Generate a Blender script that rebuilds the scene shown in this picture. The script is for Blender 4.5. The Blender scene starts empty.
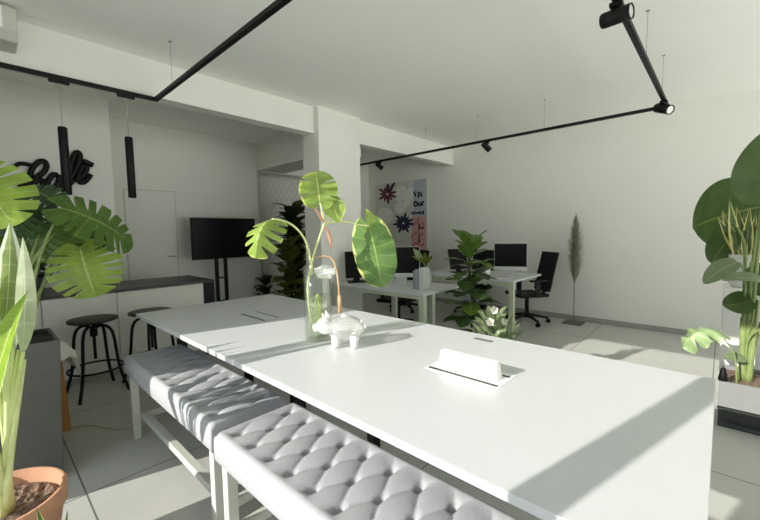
import bpy, bmesh, math, random
from mathutils import Vector, Matrix
random.seed(7)
C = bpy.context.scene.collection
PI = math.pi
V = Vector

# ---------------------------------------------------------------- camera maths
RT = V((0.67836079, -0.73458830, -0.01437599))
UP = V((0.06494435, 0.04046055, 0.99706829))
FW = V((0.73185304, 0.67730567, -0.07515421))
FPX = 371.373
CAM = V((0, 0, 1.36))

def ray(px, py):
    return RT * ((px - 380) / FPX) + UP * ((260 - py) / FPX) + FW
def at(px, py, x=None, y=None, z=None):
    """a world point on one of the room's planes"""
    d = ray(px, py)
    if x is not None: t = x / d.x
    elif y is not None: t = y / d.y
    else: t = (z - CAM.z) / d.z
    return CAM + d * t

# ---------------------------------------------------------------- materials
def new_mat(name):
    m = bpy.data.materials.new(name); m.use_nodes = True
    nt = m.node_tree; nt.nodes.clear()
    out = nt.nodes.new('ShaderNodeOutputMaterial')
    return m, nt, out
def lin(c):
    return tuple(((v / 255) / 12.92 if v / 255 <= .04045 else ((v / 255 + .055) / 1.055) ** 2.4) for v in c)
def mat(name, col, rough=.6, metal=0, noise=0, nscale=8, bump=0, bscale=60, spec=.5):
    """col in 0-255 sRGB albedo; noise = relative variation of colour"""
    m, nt, out = new_mat(name)
    p = nt.nodes.new('ShaderNodeBsdfPrincipled'); nt.links.new(p.outputs[0], out.inputs[0])
    c = lin(col)
    p.inputs['Roughness'].default_value = rough; p.inputs['Metallic'].default_value = metal
    p.inputs['Specular IOR Level'].default_value = spec
    tc = nt.nodes.new('ShaderNodeTexCoord')
    n = nt.nodes.new('ShaderNodeTexNoise'); n.inputs['Scale'].default_value = nscale; n.inputs['Detail'].default_value = 3
    nt.links.new(tc.outputs['Object'], n.inputs['Vector'])
    r = nt.nodes.new('ShaderNodeValToRGB')
    r.color_ramp.elements[0].position = .3; r.color_ramp.elements[1].position = .7
    r.color_ramp.elements[0].color = tuple(v * (1 - noise) for v in c) + (1,)
    r.color_ramp.elements[1].color = tuple(min(1, v * (1 + noise)) for v in c) + (1,)
    nt.links.new(n.outputs[0], r.inputs[0]); nt.links.new(r.outputs[0], p.inputs['Base Color'])
    if bump:
        n2 = nt.nodes.new('ShaderNodeTexNoise'); n2.inputs['Scale'].default_value = bscale
        nt.links.new(tc.outputs['Object'], n2.inputs['Vector'])
        b = nt.nodes.new('ShaderNodeBump'); b.inputs['Strength'].default_value = bump; b.inputs['Distance'].default_value = .01
        nt.links.new(n2.outputs[0], b.inputs['Height']); nt.links.new(b.outputs[0], p.inputs['Normal'])
    return m

def leaf_mat(name, col, rib, edge=None, trans=.4, veins=10, var=.25, rough=.35, speck=None, ew=1.42):
    m, nt, out = new_mat(name); N = nt.nodes; L = nt.links
    uv = N.new('ShaderNodeUVMap'); sep = N.new('ShaderNodeSeparateXYZ'); L.new(uv.outputs[0], sep.inputs[0])
    tc = N.new('ShaderNodeTexCoord'); nz = N.new('ShaderNodeTexNoise'); nz.inputs['Scale'].default_value = 9
    L.new(tc.outputs['Object'], nz.inputs['Vector'])
    c = lin(col)
    r = N.new('ShaderNodeValToRGB'); r.color_ramp.elements[0].position = .3; r.color_ramp.elements[1].position = .72
    r.color_ramp.elements[0].color = tuple(v * (1 - var) for v in c) + (1,)
    r.color_ramp.elements[1].color = tuple(v * (1 + var) for v in c) + (1,)
    L.new(nz.outputs[0], r.inputs[0]); base = r.outputs[0]
    def mix(f, a, col2):
        x = N.new('ShaderNodeMix'); x.data_type = 'RGBA'; L.new(f, x.inputs[0]); L.new(a, x.inputs[6])
        x.inputs[7].default_value = lin(col2) + (1,); return x.outputs[2]
    def mth(op, a, b):
        x = N.new('ShaderNodeMath'); x.operation = op
        for i, q in enumerate((a, b)):
            if isinstance(q, (int, float)): x.inputs[i].default_value = q
            else: L.new(q, x.inputs[i])
        return x.outputs[0]
    # side veins: fine lines running with s
    w = mth('SINE', mth('MULTIPLY', sep.outputs[0], veins * 2 * PI), 0)
    vein = mth('MULTIPLY', mth('GREATER_THAN', w, .93), .28)
    base = mix(vein, base, rib)
    base = mix(mth('LESS_THAN', sep.outputs[1], .035), base, rib)
    if edge: base = mix(mth('GREATER_THAN', mth('ADD', sep.outputs[1], mth('MULTIPLY', nz.outputs[0], .9)), ew), base, edge)
    if speck: 
        n3 = N.new('ShaderNodeTexNoise'); n3.inputs['Scale'].default_value = 14; L.new(tc.outputs['Object'], n3.inputs['Vector'])
        base = mix(mth('GREATER_THAN', n3.outputs[0], .6), base, speck)
    p = N.new('ShaderNodeBsdfPrincipled'); L.new(base, p.inputs['Base Color']); p.inputs['Roughness'].default_value = rough
    t = N.new('ShaderNodeBsdfTranslucent'); L.new(base, t.inputs['Color'])
    mx = N.new('ShaderNodeMixShader'); mx.inputs[0].default_value = trans
    L.new(p.outputs[0], mx.inputs[1]); L.new(t.outputs[0], mx.inputs[2]); L.new(mx.outputs[0], out.inputs[0])
    return m

def clear_mat(name, tint=(245, 250, 246), refl=.12, milk=0., milkcol=(240, 242, 238)):
    """thin clear glass: lets light straight through, mirrors at grazing angles"""
    m, nt, out = new_mat(name); N = nt.nodes; L = nt.links
    tr = N.new('ShaderNodeBsdfTransparent'); tr.inputs[0].default_value = lin(tint) + (1,)
    gl = N.new('ShaderNodeBsdfGlossy'); gl.inputs['Roughness'].default_value = .04
    fr = N.new('ShaderNodeLayerWeight'); fr.inputs[0].default_value = .35
    mr = N.new('ShaderNodeMapRange'); mr.inputs[3].default_value = refl * .35; mr.inputs[4].default_value = min(1, refl * 5)
    L.new(fr.outputs['Facing'], mr.inputs[0])
    mx = N.new('ShaderNodeMixShader'); L.new(mr.outputs[0], mx.inputs[0]); L.new(tr.outputs[0], mx.inputs[1]); L.new(gl.outputs[0], mx.inputs[2])
    last = mx
    if milk:
        d = N.new('ShaderNodeBsdfDiffuse'); d.inputs[0].default_value = lin(milkcol) + (1,)
        m2 = N.new('ShaderNodeMixShader'); m2.inputs[0].default_value = milk
        L.new(mx.outputs[0], m2.inputs[1]); L.new(d.outputs[0], m2.inputs[2]); last = m2
    L.new(last.outputs[0], out.inputs[0])
    return m

def tile_mat():
    m, nt, out = new_mat('floor_tiles'); N = nt.nodes; L = nt.links
    p = N.new('ShaderNodeBsdfPrincipled'); L.new(p.outputs[0], out.inputs[0])
    tc = N.new('ShaderNodeTexCoord'); mp = N.new('ShaderNodeMapping'); L.new(tc.outputs['Object'], mp.inputs[0])
    mp.inputs['Location'].default_value = (-.305, -.02, 0)
    b = N.new('ShaderNodeTexBrick'); L.new(mp.outputs[0], b.inputs['Vector'])
    b.offset = 0; b.inputs['Scale'].default_value = 1; b.inputs['Brick Width'].default_value = 1.2; b.inputs['Row Height'].default_value = 1.2
    b.inputs['Mortar Size'].default_value = .004; b.inputs['Mortar Smooth'].default_value = 0
    b.inputs['Color1'].default_value = lin((188, 188, 182)) + (1,); b.inputs['Color2'].default_value = lin((192, 192, 186)) + (1,)
    b.inputs['Mortar'].default_value = lin((105, 106, 100)) + (1,)
    n = N.new('ShaderNodeTexNoise'); n.inputs['Scale'].default_value = 2.2; n.inputs['Detail'].default_value = 6; L.new(tc.outputs['Object'], n.inputs['Vector'])
    mr = N.new('ShaderNodeMapRange'); mr.inputs[3].default_value = .86; mr.inputs[4].default_value = 1.1; L.new(n.outputs[0], mr.inputs[0])
    x = N.new('ShaderNodeMix'); x.data_type = 'RGBA'; x.blend_type = 'MULTIPLY'; x.inputs[0].default_value = 1
    L.new(b.outputs[0], x.inputs[6]); L.new(mr.outputs[0], x.inputs[7]); L.new(x.outputs[2], p.inputs['Base Color'])
    p.inputs['Roughness'].default_value = .42
    return m

M = {
    'wall': mat('wall_paint', (226, 226, 218), .85, noise=.015, nscale=1.5, bump=.05, bscale=90),
    'ceil': mat('ceiling_paint', (246, 247, 240), .9, noise=.015, nscale=1.2),
    'tile': tile_mat(),
    'frame': mat('door_frame_grey', (190, 189, 178), .6),
    'base': mat('baseboard_grey', (158, 159, 153), .6, noise=.04),
    'bounce_ground': mat('pale_bounce_ground', (176, 177, 176), .9, noise=.12, nscale=30),  # lightened so the added outdoor plane bounces light up to the ceiling
    'table': mat('white_laminate', (206, 208, 209), .32, noise=.01, nscale=2),
    'white': mat('white_plastic', (240, 240, 236), .35, noise=.01),
    'whitemetal': mat('white_powder_coat', (194, 194, 184), .45, noise=.02),
    'greenmetal': mat('pale_frame_paint', (192, 199, 178), .5, noise=.03),
    'black': mat('black_powder_coat', (10, 10, 9), .5, noise=.1, spec=.25),
    'blackp': mat('black_plastic', (8, 8, 8), .5, noise=.1, spec=.25),
    'screen': mat('black_screen', (3, 3, 3), .3, noise=.1, spec=.15),
    'alu': mat('brushed_aluminium', (196, 198, 196), .35, .6, noise=.03),
    'slot': mat('dark_slot', (48, 50, 50), .6),
    'grommet_grey': mat('grey_slot', (120, 122, 118), .6),  # even grey of the table grommet
    'fabric': mat('grey_linen', (168, 169, 171), .9, noise=.07, nscale=140, bump=.35, bscale=420),
    'mesh_black': mat('black_mesh_fabric', (8, 8, 8), .9, noise=.2, nscale=120),
    'wood_dark': mat('dark_stained_wood', (36, 32, 25), .5, noise=.25, nscale=12),
    'counter': mat('dark_grey_worktop', (50, 50, 46), .4, noise=.08, nscale=20),
    'ctrfront': mat('white_counter_front', (214, 213, 204), .5, noise=.015),
    'planter': mat('grey_fibre_planter', (86, 87, 81), .75, noise=.05, nscale=14, bump=.08, bscale=120),
    'planter_l': mat('pale_grey_planter', (126, 127, 126), .7, noise=.03, nscale=14),
    'planter_b': mat('dark_plinth', (62, 66, 68), .6, noise=.05),
    'terra': mat('terracotta', (190, 142, 110), .8, noise=.08, nscale=10, bump=.1, bscale=80),
    'soil': mat('potting_soil', (120, 98, 82), .95, noise=.6, nscale=70, bump=1, bscale=70),
    'darksoil': mat('dark_soil', (40, 38, 34), .9, noise=.5, nscale=60, bump=1, bscale=60),
    'wood': mat('orange_wood', (176, 120, 60), .6, noise=.12, nscale=9),
    'cloth': mat('white_cloth', (228, 228, 218), .85, noise=.03),
    'plume': mat('dried_grass', (136, 140, 116), .95, noise=.35, nscale=60),
    'steel': mat('grey_steel', (120, 120, 116), .4, .5),
    'lens': mat('pale_lamp_lens', (190, 190, 182), .2),
    'cordw': mat('pale_cable', (186, 184, 170), .6),
    'wire': mat('thin_steel_wire', (150, 150, 140), .5),
    'meshw': mat('grey_lattice_wire', (190, 189, 176), .6),
    'stem': mat('green_stem', (122, 138, 82), .5, noise=.18, nscale=10),
    'stem_l': mat('pale_green_stem', (206, 214, 150), .45, noise=.12, nscale=12),
    'stem_p': mat('pinkish_sheath', (206, 150, 120), .5, noise=.25, nscale=16),
    'root': mat('tan_root', (190, 156, 116), .6, noise=.2, nscale=20),
    'bark': mat('brown_bark', (78, 66, 48), .85, noise=.3, nscale=25),
    'glass': clear_mat('clear_glass', (253, 254, 252), .10),
    'water': clear_mat('water', (243, 248, 236), .03),
    'pig': clear_mat('frosted_glass', (248, 249, 246), .22, .15, (250, 250, 248)),
    'pigw': clear_mat('white_glass', (248, 249, 246), .3, .55, (252, 252, 250)),
    'paper': mat('white_paper', (244, 245, 242), .8, noise=.02),
    'petal': mat('white_petals', (232, 230, 210), .7, noise=.05),
    'book_w': mat('white_book_cloth', (206, 208, 204), .6), 'book_g': mat('grey_book_cloth', (138, 142, 144), .6),
    'book_b': mat('pale_blue_book_cloth', (164, 172, 176), .6), 'page': mat('book_pages', (226, 222, 206), .8),
    'p_bg': mat('poster_pale_grey', (206, 208, 200), .7, noise=.04, nscale=4), 'p_blue': mat('poster_pale_blue', (176, 186, 194), .7, noise=.05),
    'p_pink': mat('poster_pink', (206, 160, 156), .7, noise=.05), 'p_ink': mat('poster_ink', (26, 28, 48), .7),
    'p_plum': mat('poster_plum', (104, 42, 70), .7, noise=.15), 'p_navy': mat('poster_navy', (34, 34, 66), .7, noise=.1),
    'p_white': mat('poster_white', (232, 232, 224), .7), 'p_red': mat('poster_red_line', (158, 96, 98), .7),
    'l_mon': leaf_mat('monstera_leaf', (84, 116, 44), (150, 170, 96), trans=.42, veins=9),
    'l_monl': leaf_mat('light_monstera_leaf', (150, 176, 72), (200, 212, 140), trans=.5, veins=9),
    'l_mond': leaf_mat('dark_monstera_leaf', (46, 72, 38), (110, 130, 90), trans=.3, veins=9),
    'l_cut': leaf_mat('cutting_leaf', (148, 174, 82), (210, 220, 146), trans=.42, veins=8, edge=(222, 228, 130)),
    'l_cutv': leaf_mat('variegated_leaf', (104, 138, 72), (160, 186, 108), trans=.3, veins=8, edge=(226, 232, 140)),
    'l_cal': leaf_mat('paddle_leaf', (150, 184, 52), (214, 224, 130), trans=.5, veins=26, edge=(226, 232, 190)),
    'l_calw': leaf_mat('white_green_leaf', (198, 208, 172), (226, 230, 206), trans=.4, veins=5, var=.22),
    'l_calg': leaf_mat('white_margined_leaf', (150, 168, 106), (206, 214, 160), edge=(226, 230, 212), ew=.98, trans=.4, veins=7, var=.25),
    'l_str': leaf_mat('banana_leaf', (74, 98, 52), (112, 134, 66), trans=.3, veins=30, var=.15),
    'l_strg': leaf_mat('grey_green_leaf', (122, 138, 104), (170, 180, 140), trans=.35, veins=26, var=.15),
    'l_alo': leaf_mat('pale_curled_leaf', (170, 196, 140), (214, 226, 180), trans=.45, veins=8, edge=(214, 222, 170)),
    'l_snk': leaf_mat('snake_leaf', (86, 104, 56), (110, 128, 74), edge=(214, 208, 128), ew=1.08, trans=.15, veins=16, var=.3),
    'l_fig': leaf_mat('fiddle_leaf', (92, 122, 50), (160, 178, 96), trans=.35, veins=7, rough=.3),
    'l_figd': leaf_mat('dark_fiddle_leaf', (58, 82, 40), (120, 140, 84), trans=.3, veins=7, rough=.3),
    'l_soft': leaf_mat('soft_grey_leaf', (142, 158, 118), (180, 190, 150), trans=.4, veins=6),
    'l_bg': leaf_mat('dark_screen_leaf', (52, 66, 34), (90, 104, 60), trans=.3, veins=6),
    'l_bgl': leaf_mat('olive_screen_leaf', (112, 124, 46), (140, 150, 80), trans=.4, veins=6),
}

# ---------------------------------------------------------------- mesh building
class MB:
    def __init__(s): s.v = []; s.f = []; s.uv = []
    def add(s, vs, fs, uvs=None):
        o = len(s.v); s.v += [tuple(v) for v in vs]; s.f += [tuple(i + o for i in f) for f in fs]
        s.uv += uvs if uvs else [(0, 0.5)] * len(vs); return s
    def box(s, x0, x1, y0, y1, z0, z1):
        vs = [(x, y, z) for z in (z0, z1) for y in (y0, y1) for x in (x0, x1)]
        return s.add(vs, [(0, 2, 3, 1), (4, 5, 7, 6), (0, 1, 5, 4), (2, 6, 7, 3), (0, 4, 6, 2), (1, 3, 7, 5)])
    def frustum(s, cx, cy, z0, z1, ax0, ay0, ax1, ay1):
        vs = [(cx + a * sx, cy + b * sy, z) for z, a, b in ((z0, ax0, ay0), (z1, ax1, ay1)) for sy in (-1, 1) for sx in (-1, 1)]
        return s.add(vs, [(0, 2, 3, 1), (4, 5, 7, 6), (0, 1, 5, 4), (2, 6, 7, 3), (0, 4, 6, 2), (1, 3, 7, 5)])
    def obox(s, c, ax, ay, az):
        """oriented box: centre and three half-axis vectors"""
        c, ax, ay, az = V(c), V(ax), V(ay), V(az)
        vs = [c + ax * x + ay * y + az * z for z in (-1, 1) for y in (-1, 1) for x in (-1, 1)]
        return s.add(vs, [(0, 2, 3, 1), (4, 5, 7, 6), (0, 1, 5, 4), (2, 6, 7, 3), (0, 4, 6, 2), (1, 3, 7, 5)])
    def tube(s, pts, r, n=10, caps=True):
        pts = [V(p) for p in pts]; k = len(pts)
        rs = r if isinstance(r, (list, tuple)) else [r] * k
        vs = []; fs = []; a = None
        for i, p in enumerate(pts):
            t = (pts[min(i + 1, k - 1)] - pts[max(i - 1, 0)]).normalized()
            if a is None:
                a = t.orthogonal().normalized()
            a = (a - t * a.dot(t)).normalized(); b = t.cross(a)
            for j in range(n):
                q = 2 * PI * j / n
                vs.append(p + (a * math.cos(q) + b * math.sin(q)) * rs[i])
        for i in range(k - 1):
            for j in range(n):
                fs.append((i * n + j, i * n + (j + 1) % n, (i + 1) * n + (j + 1) % n, (i + 1) * n + j))
        if caps: fs += [tuple(range(n - 1, -1, -1)), tuple((k - 1) * n + j for j in range(n))]
        return s.add(vs, fs)
    def lathe(s, prof, c=(0, 0, 0), n=32, axis=(0, 0, 1), close=False):
        ax = V(axis).normalized(); a = ax.orthogonal().normalized(); b = ax.cross(a); c = V(c)
        vs = []; fs = []
        for r, h in prof:
            for j in range(n):
                q = 2 * PI * j / n; vs.append(c + ax * h + (a * math.cos(q) + b * math.sin(q)) * max(r, 1e-4))
        for i in range(len(prof) - 1):
            for j in range(n): fs.append((i * n + j, i * n + (j + 1) % n, (i + 1) * n + (j + 1) % n, (i + 1) * n + j))
        if close:
            i = len(prof) - 1
            for j in range(n): fs.append((i * n + j, i * n + (j + 1) % n, (j + 1) % n, j))
        return s.add(vs, fs)
    def cyl(s, a, b, r, n=20, r2=None):
        a, b = V(a), V(b); h = (b - a).length; r2 = r if r2 is None else r2
        return s.lathe([(0, 0), (r, 0), (r2, h), (0, h)], a, n, b - a)
    def prism(s, poly, nrm, th):
        """poly: 3D points in order, extruded by nrm*th"""
        k = len(poly); d = V(nrm) * th
        vs = [V(p) for p in poly] + [V(p) + d for p in poly]
        return s.add(vs, [tuple(range(k - 1, -1, -1)), tuple(range(k, 2 * k))] + [(i, (i + 1) % k, k + (i + 1) % k, k + i) for i in range(k)])
    def build(s, name, m, parent=None, smooth=False, bevel=0, weld=False, seg=2):
        org = ORG.get(parent.name, V((0, 0, 0))) if parent else V((0, 0, 0))
        me = bpy.data.meshes.new(name)
        me.from_pydata([tuple(V(v) - org) for v in s.v], [], s.f)
        u = me.uv_layers.new(name='UVMap')
        for l in me.loops: u.data[l.index].uv = s.uv[l.vertex_index]
        bm = bmesh.new(); bm.from_mesh(me)
        if weld: bmesh.ops.remove_doubles(bm, verts=bm.verts, dist=1e-5)
        bmesh.ops.recalc_face_normals(bm, faces=bm.faces); bm.to_mesh(me); bm.free()
        if smooth:
            for p in me.polygons: p.use_smooth = True
        me.materials.append(m)
        o = bpy.data.objects.new(name, me); C.objects.link(o)
        if parent: o.parent = parent; ORG[o.name] = org
        if bevel:
            b = o.modifiers.new('edge', 'BEVEL'); b.width = bevel; b.segments = seg; b.limit_method = 'ANGLE'; b.angle_limit = math.radians(40)
            b.harden_normals = False
        return o
ORG = {}
def tag(o, label=None, cat=None, group=None, kind=None):
    for k, v in (('label', label), ('category', cat), ('group', group), ('kind', kind)):
        if v: o[k] = v
    return o
def thing(name, label, cat, loc=(0, 0, 0), group=None):
    o = bpy.data.objects.new(name, None); C.objects.link(o); o.location = loc; o.empty_display_size = .05
    ORG[o.name] = V(loc); return tag(o, label, cat, group)
def copy_tree(o, parent=None):
    c = o.copy(); C.objects.link(c)
    if parent: c.parent = parent
    for ch in list(o.children): copy_tree(ch, c)
    return c
def struct(name, mb, m, parent=None, **k):
    o = mb.build(name, m, parent, **k)
    if not parent: o['kind'] = 'structure'
    return o
def spline(pts, n=8):
    """Catmull-Rom through points"""
    P = [V(p) for p in pts]; P = [P[0] * 2 - P[1]] + P + [P[-1] * 2 - P[-2]]; out = []
    for i in range(1, len(P) - 2):
        for k in range(n):
            t = k / n; a, b, c, d = P[i - 1:i + 3]
            out.append(.5 * ((2 * b) + (c - a) * t + (2 * a - 5 * b + 4 * c - d) * t * t + (3 * b - a - 3 * c + d) * t ** 3))
    return out + [P[-2]]

# ---------------------------------------------------------------- the room
X0, XW, YN, YB, ZC = -.5, 6.0, -3.4, 5.87, 2.875
struct('floor', MB().box(X0 - .15, XW + .15, YN - .15, 7.5, -.1, 0), M['tile'])
struct('ceiling', MB().box(X0 - .15, XW + .15, YN - .15, 7.5, ZC, ZC + .12), M['ceil'])
struct('wall_right', MB().box(XW, XW + .15, YN - .15, 7.5, 0, ZC), M['wall'])
struct('baseboard_right', MB().box(XW - .015, XW, YN, YB, 0, .075), M['base'], bevel=.003)
NEAR_PANES = [(1.2, 2.6), (2.72, 4.2), (4.32, 5.8)]
struct('wall_near_sill', MB().box(X0 - .15, XW, YN - .15, YN, 0, .06), M['wall'])
struct('wall_near_head', MB().box(X0 - .15, XW, YN - .15, YN, 2.7, ZC), M['wall'])
_e = [X0 - .15] + [e for p in NEAR_PANES for e in p] + [XW]
for i in range(0, len(_e), 2):
    struct('wall_near_pier', MB().box(_e[i], _e[i + 1], YN - .15, YN, .06, 2.7), M['wall'])
XB0, XB1 = 3.30, 4.9
struct('wall_back', MB().box(1.09, XB0, YB, YB + .13, 0, ZC), M['wall'])
struct('wall_back_right', MB().box(XB1, XW, YB, YB + .13, 0, ZC), M['wall'])
struct('wall_recess', MB().box(XB0 - .3, XB1 + .3, 6.3, 6.45, 0, ZC), M['wall'])
struct('wall_recess_side', MB().box(XB0 - .1, XB0, YB + .13, 6.3, 0, ZC), M['wall'])
struct('wall_recess_end', MB().box(XB1, XB1 + .1, YB + .13, 6.3, 0, ZC), M['wall'])
struct('wall_left', MB().box(X0 - .15, 1.09, 5.12, YB + .13, 0, ZC), M['wall'])
struct('ceiling_beam', MB().box(X0 - .15, XW, 3.70, 3.86, 2.565, ZC), M['wall'])
struct('ceiling_beam_side', MB().box(XB0, XB0 + .5, 3.86, YB + .13, 2.43, ZC), M['wall'])
struct('ceiling_beam_back', MB().box(XB0 + .5, XB1, YB - .02, YB + .13, 2.43, ZC), M['wall'])
struct('column', MB().box(2.858, 3.545, 3.62, 3.94, 0, ZC), M['wall'])
# the window wall behind the camera: sill, head and piers, two tall openings with slim frames
SILL, HEAD = .06, 2.48
PANES = [(.05, .582), (.660, 2.66)]
wm = MB()
struct('wall_front_sill', MB().box(X0 - .12, X0, YN, 5.12, 0, SILL), M['wall'])
struct('wall_front_head', MB().box(X0 - .12, X0, YN, 5.12, HEAD, ZC), M['wall'])
edges = [YN] + [e for p in PANES for e in p] + [5.12]
for i in range(0, len(edges), 2):
    struct('wall_front_pier', MB().box(X0 - .12, X0, edges[i], edges[i + 1], SILL, HEAD), M['wall'])
struct('added_street_plane', MB().box(-14, X0 - .15, -14, 14, -.2, -.1), M['bounce_ground'])  # unseen plane, added to temper the bright lower world outside these openings
# door outline in the back wall
dx0, dx1, dz = 1.36, 1.975, 1.975
door = struct('door_1', MB().box(dx0, dx1, YB - .012, YB, 0, dz), M['wall'], bevel=.002)
fr = MB().box(dx0 - .012, dx0, YB - .006, YB, 0, dz + .012).box(dx1, dx1 + .012, YB - .006, YB, 0, dz + .012).box(dx0 - .012, dx1 + .012, YB - .006, YB, dz, dz + .012)
fr.build('door_frame', M['frame'], door)
MB().box(dx1 - .14, dx1 - .03, YB - .05, YB - .035, 1.045, 1.062).box(dx1 - .045, dx1 - .033, YB - .05, YB - .01, 1.045, 1.062).build('door_handle', M['base'], door)

# ---------------------------------------------------------------- track lighting
ZT = 2.53; TH = .015
def rail(a, b):
    a, b = V(a), V(b); d = (b - a).normalized(); s = V((-d.y, d.x, 0)) * .017
    return MB().obox((a + b) / 2, (b - a) / 2, s, (0, 0, TH))
YT1, XT2, XT3, YT4 = 3.655, 1.125, 4.60, .452
tr = thing('track_light_rail', 'black ceiling track rail bent round two corners above the room', 'track light rail', (2.9, .45, ZT))
rail((-.45, YT1, ZT), (XT2 + .017, YT1, ZT)).build('rail', M['black'], tr, bevel=.003)
rail((XT2, YT1, ZT), (XT2, -1.2, ZT)).build('rail', M['black'], tr, bevel=.003)
rail((XT3, 5.4, ZT), (XT3, YT4 - .017, ZT)).build('rail', M['black'], tr, bevel=.003)
rail((XT3, YT4, ZT), (-.3, YT4, ZT)).build('rail', M['black'], tr, bevel=.003)
for x, y in ((XT2, 3.25), (XT2, 1.6), (3.28, YT4), (4.2, YT4), (XT3, 3.3), (XT3, 2.46), (XT3, 1.6), (1.9, YT4)):
    w = MB().cyl((x, y, ZT), (x, y, ZC), .0016, 6).cyl((x, y, ZC - .006), (x, y, ZC), .012, 12)
    w.build('suspension_wire', M['wire'], tr)

def spotlight(pos, direction, label, s=1.0):
    p = V(pos); t = thing('track_spotlight', label, 'spotlight', p, 'track spotlights')
    MB().box(p.x - .03, p.x + .03, p.y - .03, p.y + .03, p.z - TH - .022, p.z - TH).build('adaptor', M['black'], t, bevel=.004)
    d = V(direction).normalized(); c = p + V((0, 0, -.03 - .06 * s))
    MB().cyl(p + V((0, 0, -.02)), c, .012, 12).build('swivel_arm', M['black'], t)
    h = .085 * s; r = .046 * s
    MB().lathe([(0, -h), (r * .92, -h), (r, -h + .01), (r, h), (r * .86, h), (r * .8, h - .008), (0, h - .008)], c, 28, d).build('lamp_body', M['black'], t, True)
    MB().lathe([(0, h - .005), (r * .79, h - .005)], c, 24, d).build('lens', M['lens'], t)
    return t
spotlight((2.31, YT4, ZT), (-.13, -.74, -.04), 'large black spotlight hanging from the top end of the sloping track run', .82)
spotlight((4.33, YT4, ZT), (-.52, -.72, -.40), 'small black spotlight with pale lens beside the track corner', .9)
spotlight((XT3, 2.33, ZT), (.45, -.55, -.75), 'black spotlight under the middle of the far track, above the white wall', .8)
spotlight((XT3, 4.24, ZT), (.45, -.55, -.65), 'black spotlight on the far track just beside the column', .8)

def pendant(x, label):
    t = thing('pendant_lamp', label, 'pendant lamp', (x, YT1, ZT), 'slim pendant lamps')
    MB().box(x - .06, x + .06, YT1 - .016, YT1 + .016, ZT - TH - .025, ZT - TH).build('adaptor', M['black'], t, bevel=.003)
    MB().cyl((x, YT1, 2.17), (x, YT1, ZT - TH - .01), .0022, 8).build('cord', M['wire'], t)
    MB().lathe([(0, 0), (.026, 0), (.029, .004), (.029, .492), (.024, .5), (0, .5)], (x, YT1, 1.675), 24).build('tube_shade', M['black'], t, True)
pendant(.484, 'slim black tube pendant in front of the script wall sign')
pendant(.905, 'slim black tube pendant hanging clear of the sign, by the wall edge')

# wall air conditioner on the beam
ac = thing('air_conditioner', 'white wall air conditioner high on the beam at the corner of the view', 'air conditioner', (-.1, 3.70, 2.58))
pr = [(3.70, 2.86), (3.47, 2.86), (3.455, 2.84), (3.455, 2.70), (3.50, 2.645), (3.70, 2.635)]
MB().prism([(-.42, y, z) for y, z in pr], (1, 0, 0), .69).build('body', M['whitemetal'], ac, bevel=.012)
MB().box(-.38, .20, 3.449, 3.458, 2.705, 2.84).build('front_panel', M['white'], ac, bevel=.004)

# ---------------------------------------------------------------- meeting table
TX0, TX1, TY0, TY1, TZ = .765, 1.893, 0.0, 3.2, .778
tb = thing('meeting_table', 'long white meeting table with tufted benches along its side', 'table', (1.33, 1.6, 0))
MB().box(TX0, TX1, TY0, TY1, TZ - .025, TZ).build('tabletop', M['table'], tb, bevel=.002)
for x in (TX0 + .07, TX1 - .07):
    for y in (TY0 + .22, 1.56, TY1 - .06):
        if y == 1.56: x = x + (.22 if x < 1.3 else -.22)
        MB().box(x - .03, x + .03, y - .03, y + .03, 0, TZ - .025).build('leg', M['black'], tb, bevel=.003)
for x in (1.02, 1.60):
    MB().box(x, x + .04, TY0 + .22, TY1 - .06, TZ - .075, TZ - .026).build('under_beam', M['black'], tb)
# flip-up cable box
def cable_box(yc, open_):
    if open_:
        b = MB(); z = TZ
        vs = [(1.318, yc - .135, z), (1.372, yc - .135, z), (1.372, yc + .135, z), (1.318, yc + .135, z),
              (1.327, yc - .128, z + .072), (1.358, yc - .128, z + .072), (1.358, yc + .128, z + .072), (1.327, yc + .128, z + .072)]
        b.add(vs, [(3, 2, 1, 0), (4, 5, 6, 7), (0, 1, 5, 4), (1, 2, 6, 5), (2, 3, 7, 6), (3, 0, 4, 7)])
        b.build('cable_lid', M['white'], tb, bevel=.006, seg=3)
        MB().box(1.262, 1.43, yc - .165, yc + .165, TZ, TZ + .002).build('cable_plate', M['white'], tb, bevel=.001)
        MB().box(1.272, 1.288, yc - .155, yc + .155, TZ + .0015, TZ + .0032).build('cable_slot', M['slot'], tb)
        MB().box(1.385, 1.398, yc - .155, yc + .155, TZ + .0015, TZ + .0032).build('cable_slot', M['slot'], tb)
    else:
        MB().box(1.262, 1.39, yc - .165, yc + .165, TZ, TZ + .0015).build('cable_plate', M['table'], tb)
        MB().box(1.262, 1.276, yc - .16, yc + .16, TZ + .001, TZ + .003).build('cable_slot', M['slot'], tb)
        MB().box(1.374, 1.381, yc - .16, yc + .16, TZ + .001, TZ + .003).build('cable_slot', M['slot'], tb)
cable_box(.752, True); cable_box(2.395, False)
MB().box(1.775, 1.812, .868, .97, TZ, TZ + .002).build('grommet', M['grommet_grey'], tb, bevel=.001)

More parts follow.
